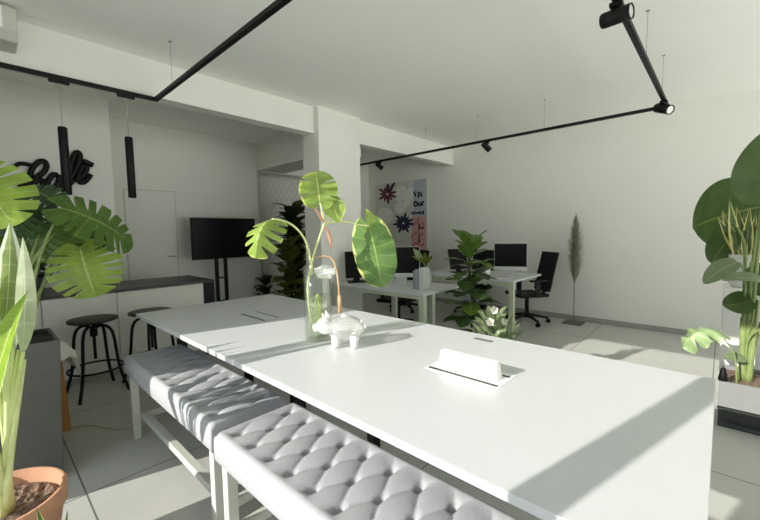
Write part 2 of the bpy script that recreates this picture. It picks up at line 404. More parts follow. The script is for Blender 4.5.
# ---------------------------------------------------------------- tufted benches
def bench(name, x0, x1, y0, y1, label, bx, by, half):
    t = thing(name, label, 'bench', ((x0 + x1) / 2, (y0 + y1) / 2, 0), 'tufted benches along the table')
    zt, zb = .565, .437
    nx, ny = 72, int(72 * (y1 - y0) / (x1 - x0))
    vs = []; fs = []; S = .1175; SY = .122
    def H(x, y):
        a = ((x - bx) / S + 2 * (y - by) / SY); b = ((x - bx) / S - 2 * (y - by) / SY)
        a /= 2; b /= 2
        pil = (abs(math.sin(PI * a)) * abs(math.sin(PI * b))) ** .38
        da = a - round(a); db = b - round(b)
        pit = math.exp(-(da * da + db * db) / .014)
        # no tufting close to the border
        e = min(x - x0, x1 - x, y - y0, y1 - y); w = min(1, max(0, (e - .022) / .04))
        return .017 * (pil - 1) * w - .026 * pit * w
    for j in range(ny + 1):
        for i in range(nx + 1):
            x = x0 + (x1 - x0) * i / nx; y = y0 + (y1 - y0) * j / ny
            ex = min(x - x0, x1 - x); ey = min(y - y0, y1 - y); R = .024
            dx = max(0, R - ex) / R; dy = max(0, R - ey) / R
            drop = R * (1 - math.sqrt(max(0, 1 - min(1, dx * dx + dy * dy))))
            vs.append((x, y, zt + H(x, y) - drop * .75))
    W = nx + 1
    for j in range(ny):
        for i in range(nx): fs.append((j * W + i, j * W + i + 1, (j + 1) * W + i + 1, (j + 1) * W + i))
    # skirt
    loop = [i for i in range(W)] + [j * W + nx for j in range(1, ny + 1)] + [ny * W + i for i in range(nx - 1, -1, -1)] + [j * W for j in range(ny - 1, 0, -1)]
    n0 = len(vs); cx, cy = (x0 + x1) / 2, (y0 + y1) / 2
    rings = [(.004, .03), (.006, .07), (.004, zt - zb - .015), (-.006, zt - zb)]
    prev = loop
    for out, dn in rings:
        cur = []
        for li in loop:
            x, y, z = vs[li]
            sx = (1 if x > cx else -1) if min(x - x0, x1 - x) < .001 else 0
            sy = (1 if y > cy else -1) if min(y - y0, y1 - y) < .001 else 0
            q = .7 if sx and sy else 1
            vs.append((x + sx * out * q, y + sy * out * q, zt - .02 - (dn - .02) if dn > .02 else z)); cur.append(len(vs) - 1)
        k = len(loop)
        for a in range(k): fs.append((prev[a], prev[(a + 1) % k], cur[(a + 1) % k], cur[a]))
        prev = cur
    fs.append(tuple(prev))
    MB().add(vs, fs).build('cushion', M['fabric'], t, True)
    lw = .022
    lx = (x0 + .035, x1 - .035); ly = (y0 + .045, y1 - .045)
    for x in lx:
        for y in ly: MB().box(x - lw, x + lw, y - lw, y + lw, 0, zb).build('leg', M['whitemetal'], t, bevel=.003)
    MB().box(x0 + .06, x1 - .06, y0 + .07, y1 - .07, zb - .035, zb + .004).build('seat_frame', M['whitemetal'], t)
    for y in ly: MB().box(lx[0] + lw, lx[1] - lw, y - .017, y + .017, .12, .16).build('end_stretcher', M['whitemetal'], t, bevel=.002)
    MB().box(lx[0] + lw + .01, lx[0] + lw + .05, ly[0] + .017, ly[1] - .017, .12, .16).build('long_stretcher', M['whitemetal'], t, bevel=.002)
    return t
bench('tufted_bench', .612, .972, 1.545, 2.90, 'grey tufted bench partly in shade, by the dark bar stools', .672, 1.40, 0)
bench('tufted_bench', .597, .975, .12, 1.475, 'grey tufted bench fully in the sun, cut by the bottom of the frame', .663, .916, 0)

# ---------------------------------------------------------------- vase with cuttings and the glass pig
vc = V((1.24, 1.615, TZ)); VR = .074
vs_ = thing('glass_vase', 'tall clear glass cylinder vase half full of water on the white table', 'vase', vc)
MB().lathe([(0, 0), (VR - .006, 0), (VR, .008), (VR, .395), (VR - .003, .397), (VR - .005, .394), (VR - .005, .02), (0, .018)], vc, 40).build('glass_wall', M['glass'], vs_, True)
MB().lathe([(0, .021), (VR - .007, .021), (VR - .007, .245), (0, .245)], vc, 40).build('water', M['water'], vs_, True)

def leaf_geo(B, T, nrm, W, kind='oval', bow=.12, fold=.1, wave=0, slits=6, n=26, seed=0, cutw=2.6):
    rnd = random.Random(seed)
    B, T = V(B), V(T); x = T - B; L = x.length; x.normalize(); nn = V(nrm); nn = nn - x * nn.dot(x)
    if nn.length < 1e-3: nn = x.orthogonal()
    nn.normalize(); y = nn.cross(x); mb = MB()
    def place(px, py, t, ph=0):
        s = px / L
        z = bow * L * 4 * s * (1 - s) + fold * abs(py) * (1 if fold > 0 else 1) + wave * L * math.sin(s * 19 + ph) * t
        return B + x * px + y * py + nn * z
    if kind == 'monstera':
        N = 72; K = 6; sl = []
        for side in (1, -1):
            cuts = [28 + (138 - 28) * (k + .5 + rnd.uniform(-.2, .2)) / slits for k in range(slits)] if slits else []
            vs = []; fs = []; uv = []
            for i in range(N + 1):
                th = 168 - 168 * i / N; q = math.radians(th)
                mx = .42 * L + .58 * L * math.cos(q) if th < 90 else .42 * L + .60 * L * math.cos(q)
                my = W / 2 * math.sin(q) ** .85 if th > 0 else 0
                if th < 40: my *= (th / 40) ** .25 if th > 0 else 0
                ox = L * (1 - th / 168) ** 1.15 * .985
                tm = 1
                for c in cuts:
                    d = abs(th - c) / cutw
                    if d < 1: tm = min(tm, 1 - (.62 + .1 * rnd.random()) * (1 - d ** 3))
                for j in range(K + 1):
                    t = j / K * tm
                    px, py = ox + (mx - ox) * t, my * t * side
                    vs.append(place(px, py, t, side)); uv.append((i / N, j / K if j else 0))
            for i in range(N):
                for j in range(K):
                    a = i * (K + 1) + j; f = (a, a + 1, a + K + 2, a + K + 1); fs.append(f if side > 0 else f[::-1])
            mb.add(vs, fs, uv)
    else:
        K = 4
        sh = {'oval': lambda s: math.sin(PI * s ** .85) ** .75, 'obovate': lambda s: math.sin(PI * s ** 1.25) ** .7,
              'lance': lambda s: math.sin(PI * s ** .8) ** .9, 'paddle': lambda s: (math.sin(PI * min(1, s * .97 + .03) ** .75)) ** .55,
              'blade': lambda s: (.55 + .45 * math.sin(PI * min(1, s * 1.4))) * min(1, (1 - s) * 3.2) ** .8}[kind]
        for side in (1, -1):
            vs = []; fs = []; uv = []
            for i in range(n + 1):
                s = i / n
                for j in range(K + 1):
                    t = j / K; w = W / 2 * max(0, sh(min(1, max(0, s)))) * t
                    vs.append(place(L * (s - .02 * t), w * side, t, side)); uv.append((s, t))
            for i in range(n):
                for j in range(K):
                    a = i * (K + 1) + j; f = (a, a + 1, a + K + 2, a + K + 1); fs.append(f if side > 0 else f[::-1])
            mb.add(vs, fs, uv)
    return mb
def leaf(parent, B, T, nrm, W, m, kind='oval', pet=None, pr=.005, pm=None, name='leaf', **k):
    o = leaf_geo(B, T, nrm, W, kind, **k).build(name, m, parent, True, weld=True)
    if pet:
        pts = spline([V(p) for p in pet] + [V(B)], 6)
        r = [pr * (1.5 - .6 * i / len(pts)) for i in range(len(pts))]
        MB().tube(pts, r, 8).build('petiole', pm or M['stem'], o, True)
    return o
def tocam(p): return (CAM - V(p)).normalized()

ct = thing('monstera_cutting', 'bright green monstera cutting with drooping leaves standing in the glass vase', 'plant cutting', vc + V((0, 0, .02)))
YV = 1.615
p = lambda px, py, y=YV: at(px, py, y=y)
fork0 = p(311, 264); fork1 = p(324.5, 223)
stem_pts = spline([vc + V((.01, .0, .03)), p(311, 318), p(308, 290), p(310, 270), p(315, 250), p(320, 236), fork1], 6)
MB().tube(stem_pts, [.0075 - .002 * i / len(stem_pts) for i in range(len(stem_pts))], 10).build('main_stem', M['stem_l'], ct, True)
# roots in the water
rm = MB()
for k in range(13):
    a = random.uniform(0, 2 * PI); r0 = random.uniform(.01, .05)
    q = [vc + V((.0, .0, .25)), vc + V((r0 * math.cos(a), r0 * math.sin(a), .2)), vc + V((r0 * 1.1 * math.cos(a + .6), r0 * 1.1 * math.sin(a + .6), random.uniform(.04, .13)))]
    rm.tube(spline(q, 5), .0022, 6)
tag(rm.build('roots', M['stem_l'], ct, True), kind='stuff')
lb = p(272, 219, 1.70)
leaf(ct, lb, p(256, 258, 1.66), tocam(lb) * .6 + V((-.2, .0, .8)), .19, M['l_cut'], 'monstera', pet=[fork0 + V((0, 0, -.06)), fork0, p(306, 242, 1.64), p(296, 228, 1.67), p(284, 221, 1.69)], pr=.005, pm=M['stem_l'], slits=4, bow=.30, fold=-.75, seed=3, cutw=6.5)
lb = p(320, 203)
leaf(ct, lb, p(316, 171, 1.58), tocam(lb) + V((0, 0, .25)), .205, M['l_cut'], 'monstera', pet=[fork1], pr=.004, pm=M['stem_l'], slits=2, bow=-.14, fold=.22, wave=.06, seed=4)
lb = p(331, 196, 1.60)
leaf(ct, lb, p(339, 223, 1.58), tocam(lb), .12, M['l_cut'], 'oval', pet=[fork1, p(328, 205, 1.61)], pr=.003, pm=M['stem_l'], bow=.1, fold=.3, seed=5)
lb = p(369, 226, 1.56)
leaf(ct, lb, p(382, 287, 1.52), tocam(lb) + V((.1, 0, .2)), .255, M['l_cutv'], 'monstera', pet=[fork1, p(335, 222, 1.61), p(347, 221.5, 1.59), p(358, 224.5, 1.575)], pr=.005, pm=M['stem_l'], slits=0, bow=.12, fold=-.18, wave=.02, seed=11)
lb = p(370, 225, 1.56)
leaf(ct, lb, p(365, 208, 1.56), tocam(lb) + V((.4, 0, 0)), .06, M['l_cut'], 'lance', bow=.2, fold=.5, seed=8)
leaf(ct, fork1, p(313, 206, 1.6), tocam(fork1), .016, M['stem_p'], 'lance', bow=.1, fold=.4, name='sheath')
MB().tube(spline([p(325, 250), p(328, 238), p(330, 226), p(329, 217)], 5), [.003, .008, .007, .003] + [.003] * 12, 8).build('sheath', M['stem_p'], ct, True) if False else None
q = spline([p(326, 226), p(330, 238), p(331, 250)], 6)
MB().tube(q, [.003 + .007 * math.sin(PI * i / (len(q) - 1)) for i in range(len(q))], 8).build('sheath', M['stem_p'], ct, True)
q = spline([p(313, 258, 1.60), p(322, 256, 1.56), p(331, 258, 1.53), p(336, 268, 1.515), p(338.5, 285, 1.51), p(339.5, 300, 1.51)], 6)
MB().tube(q, .0048, 8).build('aerial_root', M['root'], ct, True)
q = [p(339.3, 295, 1.51), p(340, 313, 1.51)]
MB().tube([q[0], (q[0] + q[1]) / 2, q[1]], [.009, .011, .010], 10).build('root_tip', M['root'], ct, True)

# crumpled white paper in the vase mouth
bm_ = bmesh.new(); bmesh.ops.create_icosphere(bm_, subdivisions=4, radius=.045)
for v in bm_.verts:
    d = v.co.normalized(); k = 1 + .16 * math.sin(6 * d.x + 3 * d.z) * math.sin(5 * d.y + 1) + .10 * math.sin(9 * d.z + 5 * d.y)
    v.co = V((d.x * 1.15, d.y * 1.15, d.z * .75)) * .047 * k
cp = V((1.27, 1.585, TZ + .37)); mbp = MB().add([v.co + cp for v in bm_.verts], [[l.index for l in f.verts] for f in bm_.faces]); bm_.free()
tag(mbp.build('crumpled_paper', M['paper']), 'crumpled white paper stuffed in the mouth of the glass vase', 'paper')

# glass pig, facing +Y/-X (towards the vase end of the table)
pg = thing('glass_pig', 'frosted glass pig figurine with white feet beside the vase', 'figurine', (1.235, 1.40, TZ))
hd = V((-.60, .80, 0)).normalized(); sd = V((-hd.y, hd.x, 0)); pc = V((1.245, 1.400, TZ + .096))
def ell(c, a, b, h, rx, ry, rz, n=20, sq=1.0):
    m_ = MB(); vs = []; fs = []; R_ = n // 2
    for i in range(R_ + 1):
        t = PI * i / R_
        for j in range(n):
            q = 2 * PI * j / n
            vs.append(V(c) + a * (rx * -math.cos(t)) + b * (ry * math.sin(t) * math.cos(q)) + h * (rz * math.sin(t) * math.sin(q)))
    for i in range(R_):
        for j in range(n): fs.append((i * n + j, i * n + (j + 1) % n, (i + 1) * n + (j + 1) % n, (i + 1) * n + j))
    return m_.add(vs, fs)
Z = V((0, 0, 1))
ell(pc, hd, sd, Z, .098, .064, .066).build('body', M['pig'], pg, True, weld=True)
hc = pc + hd * .104 + Z * .010
ell(hc, hd, sd, Z, .046, .042, .044).build('head', M['pigw'], pg, True, weld=True)
MB().lathe([(0, 0), (.019, 0), (.022, .008), (.021, .026), (.017, .03), (0, .028)], hc + hd * .032 - Z * .008, 20, hd - Z * .15).build('snout', M['pigw'], pg, True)
for s_ in (1, -1):
    e0 = hc + sd * .026 * s_ + Z * .030 - hd * .006
    MB().tube([e0 - Z * .008, e0 + Z * .014 + sd * .004 * s_, e0 + Z * .044 + hd * .012 + sd * .008 * s_], [.017, .014, .002], 10).build('ear', M['pigw'], pg, True)
    for fb in (.048, -.048):
        l0 = pc + hd * fb + sd * .030 * s_
        MB().tube([l0 - Z * .03, l0 - Z * .065, V((l0.x, l0.y, TZ + .004)), V((l0.x, l0.y, TZ))], [.022, .018, .017, .014], 12).build('foot', M['pigw'], pg, True)
tl = [pc - hd * .08 + Z * (.02 + .01 * math.sin(q * .9)) - hd * (.004 * q) + sd * (.012 * math.cos(q)) + Z * (.012 * math.sin(q)) for q in [i * .6 for i in range(12)]]
MB().tube(tl, .0045, 8).build('tail', M['pigw'], pg, True)
MB().lathe([(.0, .0), (.02, .0), (.02, .006), (0, .008)], pc + Z * .062, 16).build('coin_cap', M['pigw'], pg, True)

# ---------------------------------------------------------------- counter, stools, sign, tv
CY0, CY1, CZ = 4.27, 5.02, .845
ctr = thing('bar_counter', 'low bar counter with dark grey worktop and white front panels', 'counter', (.6, 4.6, 0))
MB().box(-.45, 1.81, CY0, CY1, CZ - .025, CZ).build('worktop', M['counter'], ctr, bevel=.002)
MB().box(1.695, 1.81, CY0, CY1, 0, CZ - .026).build('end_panel', M['black'], ctr)
for x0, x1 in ((-.45, .33), (.336, .875), (.881, 1.69)):
    MB().box(x0, x1, CY0 + .012, CY0 + .03, .07, CZ - .03).build('front_panel', M['ctrfront'], ctr, bevel=.001)
MB().box(-.45, 1.69, CY0 + .032, CY1 - .02, .07, CZ - .03).build('carcass', M['ctrfront'], ctr)
MB().box(-.45, 1.69, CY0 + .05, CY0 + .07, 0, .075).build('toe_kick', M['base'], ctr)

def stool():
    t = thing('bar_stool', '', 'stool', (0, 0, 0), 'round bar stools at the counter')
    zs = .655
    MB().lathe([(0, -.028), (.155, -.028), (.178, -.02), (.181, -.004), (.174, 0), (.0, .0)], (0, 0, zs), 36).build('seat', M['wood_dark'], t, True)
    MB().cyl((0, 0, .30), (0, 0, zs - .026), .012, 12).cyl((0, 0, .5), (0, 0, .56), .028, 16).build('screw_post', M['black'], t)
    for k in range(4):
        a = PI / 4 + k * PI / 2 + .12; c, s_ = math.cos(a), math.sin(a)
        pts = spline([(.02 * c, .02 * s_, .575), (.07 * c, .07 * s_, .592), (.125 * c, .125 * s_, .565), (.155 * c, .155 * s_, .49), (.175 * c, .175 * s_, .30), (.2 * c, .2 * s_, .16), (.252 * c, .252 * s_, .0)], 6)
        MB().tube(pts, .0125, 10).build('leg', M['black'], t, True)
    R = .195; ring = [(R * math.cos(q), R * math.sin(q), .22) for q in [2 * PI * i / 40 for i in range(41)]]
    MB().tube(ring, .009, 8, caps=False).build('foot_ring', M['black'], t, True)
    return t
st = stool(); st.location = (.63, 3.965, 0); st['label'] = 'black stool with round wooden seat beside the tall grey planter'
s2 = copy_tree(st); s2.location = (1.06, 3.93, 0); s2.rotation_euler.z = .25; s2['label'] = 'black stool with round wooden seat half hidden by the white table corner'

sg = thing('cafe_sign', 'black script Café lettering mounted on the wall behind the counter', 'sign', (.5, 5.1, 1.9))
W5 = lambda px, py, d=0: at(px, py, y=5.085 - d)
sc = 5.2
def cpt(l): return [W5(x / sc, 140 + y / sc) for x, y in l]
letters = {
    'letter_c': [([(92, 142), (84, 134), (100, 124), (130, 124), (160, 130)], .022), 
                 ([(120, 262), (108, 240), (140, 218), (190, 195), (228, 165), (242, 135), (232, 112), (205, 112), (175, 140), (158, 175), (152, 215), (155, 260), (172, 290), (198, 285), (218, 255), (224, 225), (212, 206), (188, 212), (166, 240)], .027)],
    'letter_a': [([(300, 182), (276, 180), (254, 205), (244, 238), (254, 262), (276, 256), (300, 228), (312, 190)], .028), ([(316, 182), (306, 222), (310, 252), (330, 258), (346, 240)], .026)],
    'letter_f': [([(338, 232), (366, 200), (400, 140), (416, 92), (408, 66), (390, 72), (374, 110), (364, 160), (356, 220), (350, 280)], .030), ([(352, 250), (372, 222), (392, 206)], .022)],
    'letter_e': [([(398, 206), (426, 190), (448, 162), (450, 138), (434, 138), (414, 165), (406, 200), (420, 222), (446, 214), (474, 180)], .026), ([(432, 108), (452, 116), (484, 132)], .03)],
}
for nm, strokes in letters.items():
    m_ = MB()
    for l, r in strokes:
        pts = spline(cpt(l), 6)
        # flat raised strokes: tube squashed towards the wall, 30 mm deep
        b4 = len(m_.v); m_.tube(pts, r * .92, 10)
    m_.build(nm, M['black'], sg, True)

tv = thing('television', 'black flat television on a two-post stand by the back wall', 'television', (2.52, 5.5, 0))
MB().box(2.04, 3.01, 5.48, 5.52, 1.0, 1.60).build('casing', M['blackp'], tv, bevel=.006)
MB().box(2.052, 2.998, 5.476, 5.481, 1.014, 1.588).build('screen', M['screen'], tv)
MB().box(2.2, 2.85, 5.52, 5.57, 1.1, 1.45).build('back_housing', M['blackp'], tv)
for x in (2.40, 2.535): MB().box(x - .022, x + .022, 5.53, 5.57, .02, 1.3).build('post', M['black'], tv)
MB().box(2.4, 2.52, 5.535, 5.56, .7, .72).box(2.4, 2.52, 5.535, 5.56, .35, .37).build('crossbar', M['black'], tv)
MB().box(2.1, 2.82, 5.32, 5.72, 0, .02).build('base_plate', M['black'], tv, bevel=.004)

# lattice screen closing the recess and the plants in front of it
lt = thing('lattice_screen', 'grey diamond wire lattice screen beside the television', 'screen', (4.0, YB, 0))
lm = MB(); a0, a1, z0, z1 = XB0 + .02, XB1 - .02, .02, 2.41; st_ = .11
import itertools
def clip(xa, za, dx, dz):
    ts = []
    t0, t1 = -1e9, 1e9
    for pp, dd, lo, hi in ((xa, dx, a0, a1), (za, dz, z0, z1)):
        u, v = (lo - pp) / dd, (hi - pp) / dd
        t0, t1 = max(t0, min(u, v)), min(t1, max(u, v))
    return (t0, t1) if t1 - t0 > .02 else None
for sgn in (1, -1):
    k = -40
    while k < 60:
        xa = a0 + k * st_; c = clip(xa, 0, 1, sgn * 1.6)
        if c: lm.tube([(xa + c[0], YB - .01 + .004 * sgn, sgn * 1.6 * c[0]), (xa + c[1], YB - .01 + .004 * sgn, sgn * 1.6 * c[1])], .003, 5)
        k += 1
lm.build('lattice_wires', M['meshw'], lt)
MB().box(a0 - .02, a0 + .01, YB - .03, YB, 0, 2.43).box(a1 - .01, a1 + .02, YB - .03, YB, 0, 2.43).box(a0, a1, YB - .03, YB, 2.405, 2.43).build('lattice_frame', M['meshw'], lt)

def pot(parent, c, r, h, m, soil=None, taper=.75, name='pot', lip=.012):
    MB().lathe([(0, 0), (r * taper, 0), (r, h), (r - lip, h), (r - lip * 1.2, h - .04), (0, h - .04)], c, 28).build(name, m, parent, True)
    MB().lathe([(r - lip * 1.25, 0), (r * .5, .012), (0, .016)], V(c) + V((0, 0, h - .04)), 24).build('soil', soil or M['darksoil'], parent, True)
def bushy(parent, c, hgt, rad, n, m, L, seed, kind='oval', trunk=True, z0=.3):
    rnd = random.Random(seed); m_ = MB(); c = V(c); tw = MB()
    tw.tube([c + V((0, 0, z0 - .1)), c + V((.02, 0, hgt * .5)), c + V((0, .02, hgt * .92))], [.014, .011, .006], 8)
    for k in range(n):
        q = k * 2.4 + rnd.uniform(-.3, .3); zz = z0 + (hgt - z0) * (k + .5) / n
        r = rad * (1 - .45 * ((zz - z0) / (hgt - z0)) ** 2) * rnd.uniform(.35, .7)
        d = V((math.cos(q), math.sin(q), 0)); b = c + d * r * .25 + V((0, 0, zz)); up = rnd.uniform(-.2, .7)
        t = b + (d + V((0, 0, up))) * L * rnd.uniform(.8, 1.2)
        g = leaf_geo(b, t, Z - d * .4, L * .72, kind, bow=.12, fold=.15, n=10, seed=k); m_.add(g.v, g.f, g.uv)
    if trunk: tw.build('trunk', M['bark'], parent, True)
    tag(m_.build('foliage', m, parent, True), kind='stuff')
for (px, x, y, h, r, n, m_, lb_, L, kd) in (
        (0, 3.66, 5.36, 1.74, .5, 120, 'l_bg', 'tall dark leafy plant in front of the lattice, beside the column', .30, 'oval'),
        (0, 3.32, 4.98, 1.26, .42, 46, 'l_bgl', 'olive broad-leaved plant below the dark plant by the lattice', .30, 'obovate'),
        (0, 3.18, 5.55, .60, .26, 26, 'l_bg', 'low dark plant at the foot of the lattice by the television', .17, 'lance')):
    t = thing('potted_plant', lb_, 'potted plant', (x, y, 0), 'plants by the lattice screen')
    pot(t, (x, y, 0), .16, .28, M['planter_b'])
    bushy(t, (x, y, 0), h, r, n, M[m_], L, int(x * 100), kd)

# ---------------------------------------------------------------- poster
PX = 5.985
po = thing('wall_poster', 'large poster with asters and hand lettering on the far white wall', 'poster', (PX, 4.94, 1.48))
MB().box(PX, XW, 4.25, 5.63, .60, 2.385).build('sheet', M['p_bg'], po)
def wp(px, py, d=.002): return at(px, py, x=PX - d)
def flat(name, pts, m, d):
    MB().prism([wp(*q, d=d) for q in pts], (1, 0, 0), .0015).build(name, m, po)
def ov(cx, cy, rx, ry, tilt=0, n=18):
    return [(cx + rx * math.cos(q) * math.cos(tilt) - ry * math.sin(q) * math.sin(tilt), cy + rx * math.cos(q) * math.sin(tilt) + ry * math.sin(q) * math.cos(tilt)) for q in [2 * PI * i / n for i in range(n)]]
def P8(x, y): return (365 + x * 70 / 520, 170 + y * 70 / 520)   # reading frame of the poster
flat('blue_patch', [P8(362, 78), P8(455, 62), P8(455, 345), P8(362, 345)], M['p_blue'], .002)
flat('pink_patch', [P8(352, 345), P8(455, 345), P8(455, 760), P8(330, 760)], M['p_pink'], .002)
for i, (x, y, rx, ry, tl_) in enumerate(((262, 175, 45, 62, .3), (322, 200, 30, 75, .25), (262, 280, 40, 42, .8), (150, 340, 60, 60, 0))):
    flat('white_bloom', ov(*P8(x, y), rx * .1346, ry * .1346, tl_), M['p_white'], .003 + .0005 * i)
def aster(x, y, r, n, m, name, a0_=0):
    m_ = MB()
    for k in range(n):
        q = a0_ + 2 * PI * k / n; rr = r * (1 - .25 * (k % 2))
        cx, cy = x + rr * .58 * math.cos(q), y + rr * .58 * math.sin(q)
        m_.prism([wp(*P8(*q_), d=.006 + .0004 * (k % 3)) for q_ in ov(cx, cy, rr * .46, r * .13, q, 12)], (1, 0, 0), .001)
    m_.build(name, m, po)
aster(165, 180, 72, 11, M['p_plum'], 'plum_aster', .3)
aster(285, 395, 78, 13, M['p_navy'], 'navy_aster', .1)
flat('plum_aster_petal', ov(*P8(200, 125), 5.2, 1.3, -1.0, 12), M['p_navy'], .009)
flat('plum_aster_petal', ov(*P8(165, 130), 4, 1.1, -1.5, 12), M['p_navy'], .009)
def ink(name, strokes, r=.022, m='p_ink'):
    m_ = MB()
    for l in strokes: m_.tube([wp(*P8(*q), d=.006) for q in l], r, 6)
    for i, v in enumerate(m_.v): m_.v[i] = (PX - .004 + (v[0] - PX) * .06, v[1], v[2])
    m_.build(name, M[m], po)
ink('word_in', [[(365, 160), (372, 185), (380, 195)], [(395, 205), (400, 170)], [(402, 180), (415, 168), (420, 200)], [(390, 172), (398, 160)]])
ink('word_our', [[(378, 232), (365, 245), (367, 268), (382, 268), (390, 248), (378, 232)], [(398, 240), (400, 266), (414, 264), (416, 238)], [(426, 264), (424, 240), (438, 234)]])
ink('word_mind', [[(348, 330), (352, 312), (362, 328), (372, 310), (378, 328)], [(388, 328), (390, 312)], [(402, 328), (404, 312), (416, 312), (418, 326)], [(432, 302), (434, 328), (424, 322)]])
ink('pink_doodle', [[(350, 420), (380, 380), (400, 420), (430, 385), (440, 430)], [(345, 500), (380, 460), (395, 500), (430, 470)], [(350, 560), (385, 540), (405, 575), (440, 550)], [(395, 355), (400, 480), (396, 600)]], .016, 'p_red')
ink('pink_marks', [[(400, 400), (408, 440)], [(400, 500), (402, 540)], [(415, 430), (436, 432)]], .02)

# ---------------------------------------------------------------- desks
def desk(x0, x1, y0, y1, label):
    t = thing('office_desk', label, 'desk', ((x0 + x1) / 2, (y0 + y1) / 2, 0), 'white office desks')
    MB().box(x0, x1, y0, y1, .715, .74).build('desktop', M['table'], t, bevel=.002)
    for x in (x0 + .035, x1 - .035):
        ins = .035 if x < (x0 + x1) / 2 else .40
        for y in (y0 + ins, y1 - ins):
            MB().box(x - .03, x + .03, y - .03, y + .03, 0, .715).build('leg', M['greenmetal'], t, bevel=.003)
    for a in (x0 + .02, x1 - .05): MB().box(a, a + .03, y0 + .06, y1 - .06, .67, .714).build('side_rail', M['greenmetal'], t)
    return t
desk(2.97, 3.72, 2.165, 3.56, 'white desk with upright books on it, beside the column')
desk(4.415, 5.36, 1.865, 3.34, 'white desk with a computer and the chair beside it, near the pale wall')

def imac(c, face, w, h, label):
    c = V(c); f_ = V((face[0], face[1], 0)).normalized(); s_ = V((-f_.y, f_.x, 0))
    t = thing('desktop_computer', label, 'computer', c, 'desktop computers')
    zc = c.z + .07 + h / 2
    mid = V((c.x, c.y, zc))
    MB().obox(mid, s_ * w / 2, f_ * .012, Z * h / 2).build('aluminium_case', M['alu'], t, bevel=.004)
    MB().obox(mid + Z * h * .062 + f_ * .012, s_ * (w / 2 - .006), f_ * .002, Z * h * .425).build('screen', M['screen'], t)
    MB().obox(V((c.x, c.y, c.z + .07)) - f_ * .035, s_ * .07, f_ * .004, Z * .068).build('stand_neck', M['alu'], t)
    MB().obox(V((c.x, c.y, c.z + .004)) , s_ * .085, f_ * .07, Z * .004).build('stand_foot', M['alu'], t)
    return t
imac((4.95, 2.14, .74), (-1, -.42), .43, .37, 'silver-framed computer with black screen on the desk near the pale wall')
imac((3.46, 2.86, .74), (-.8, -.6), .46, .37, 'computer with black screen behind the large drooping leaf')
def keyb(c, w, dirv, label):
    c = V(c); s_ = V(dirv).normalized(); q = V((-s_.y, s_.x, 0))
    o = MB().obox(c + Z * .006, s_ * w / 2, q * .055, Z * .006).build('keyboard', M['alu']); o.name = 'keyboard'
    return tag(o, label, 'keyboard', 'keyboards on the desks')
keyb((4.66, 2.16, .74), .28, (-.42, 1, 0), 'thin pale keyboard before the computer near the pale wall')

def monitor(c, face, w, h, tilt, label):
    c = V(c); f_ = V((face[0], face[1], 0)).normalized(); s_ = V((-f_.y, f_.x, 0))
    t = thing('tilted_monitor', label, 'monitor', c, 'tilted black monitors')
    u = (Z * math.cos(tilt) - f_ * math.sin(tilt)); n_ = u.cross(s_) * -1
    if n_.dot(f_) < 0: n_ = -n_
    mid = c + Z * .05 + u * h / 2
    MB().obox(mid, s_ * w / 2, n_ * .012, u * h / 2).build('casing', M['blackp'], t, bevel=.004)
    MB().obox(mid + n_ * .012, s_ * (w / 2 - .01), n_ * .001, u * (h / 2 - .012)).build('screen', M['screen'], t)
    MB().obox(c + Z * .03 - f_ * .03, s_ * .04, f_ * .012, Z * .05).build('stand_neck', M['blackp'], t)
    MB().obox(c + Z * .006, s_ * .12, f_ * .10, Z * .006).build('stand_foot', M['blackp'], t, bevel=.003)
    return t
monitor((3.20, 3.36, .74), (-.6, -.8), .28, .34, .28, 'black tilted monitor on the desk end against the column')
monitor((4.86, 2.88, .74), (-.45, -.9), .30, .31, .28, 'black tilted monitor on the desk, partly behind the fiddle leaf fig')

bk = [(0, .026, .20, 'book_g', 'thin grey book, outermost of the upright books nearest the column'), (.03, .024, .215, 'book_b', 'pale blue book standing second in the row of desk books'), (.058, .018, .21, 'book_g', 'slim grey book between the blue and the white books'),
      (.08, .036, .235, 'book_w', 'thick white book standing at the desk front of the row'), (.12, .018, .22, 'book_w', 'slim white book at the window end of the desk row')]
for k, (o_, th, h, m_, lab) in enumerate(bk):
    y1_ = 2.445 - o_; t = thing('book', lab, 'book', (3.23, y1_, .74), 'upright books on the desk')
    MB().box(3.16, 3.29, y1_ - th, y1_, .74, .74 + h).build('cover', M[m_], t, bevel=.002)
    MB().box(3.164, 3.294, y1_ - th + .004, y1_ - .004, .745, .736 + h).build('pages', M['page'], t)
# small pot plant behind the books
t = thing('desk_plant', 'small plant with pointed leaves standing behind the desk books', 'potted plant', (3.5, 2.5, .74))
pot(t, (3.5, 2.5, .74), .055, .12, M['greenmetal'])
for k, (px, py, qx, qy) in enumerate(((423, 262, 413, 248), (424, 262, 412, 256), (425, 262, 425, 252), (427, 263, 433, 255), (424, 263, 419, 258))):
    b = at(px, py, x=3.5); e = at(qx, qy, x=3.47)
    leaf(t, b, e, tocam(b) + Z * .4, .07 if k < 1 else .05, M['l_soft' if k < 1 else 'l_bgl'], 'oval', pet=[(3.5, 2.5, .84)], pr=.003, bow=.1, n=12)
t = thing('desk_planter', 'small white pot with a dark plant beside the computer', 'potted plant', at(487, 276, z=.74))
dp = at(487, 276, z=.74); pot(t, dp, .05, .10, M['white'])
for k in range(8):
    q = k * .8; b = dp + V((.01 * math.cos(q), .01 * math.sin(q), .07)); leaf(t, b, b + V((.07 * math.cos(q), .07 * math.sin(q), .08)), Z, .045, M['l_figd'], 'oval', bow=.15, n=10)

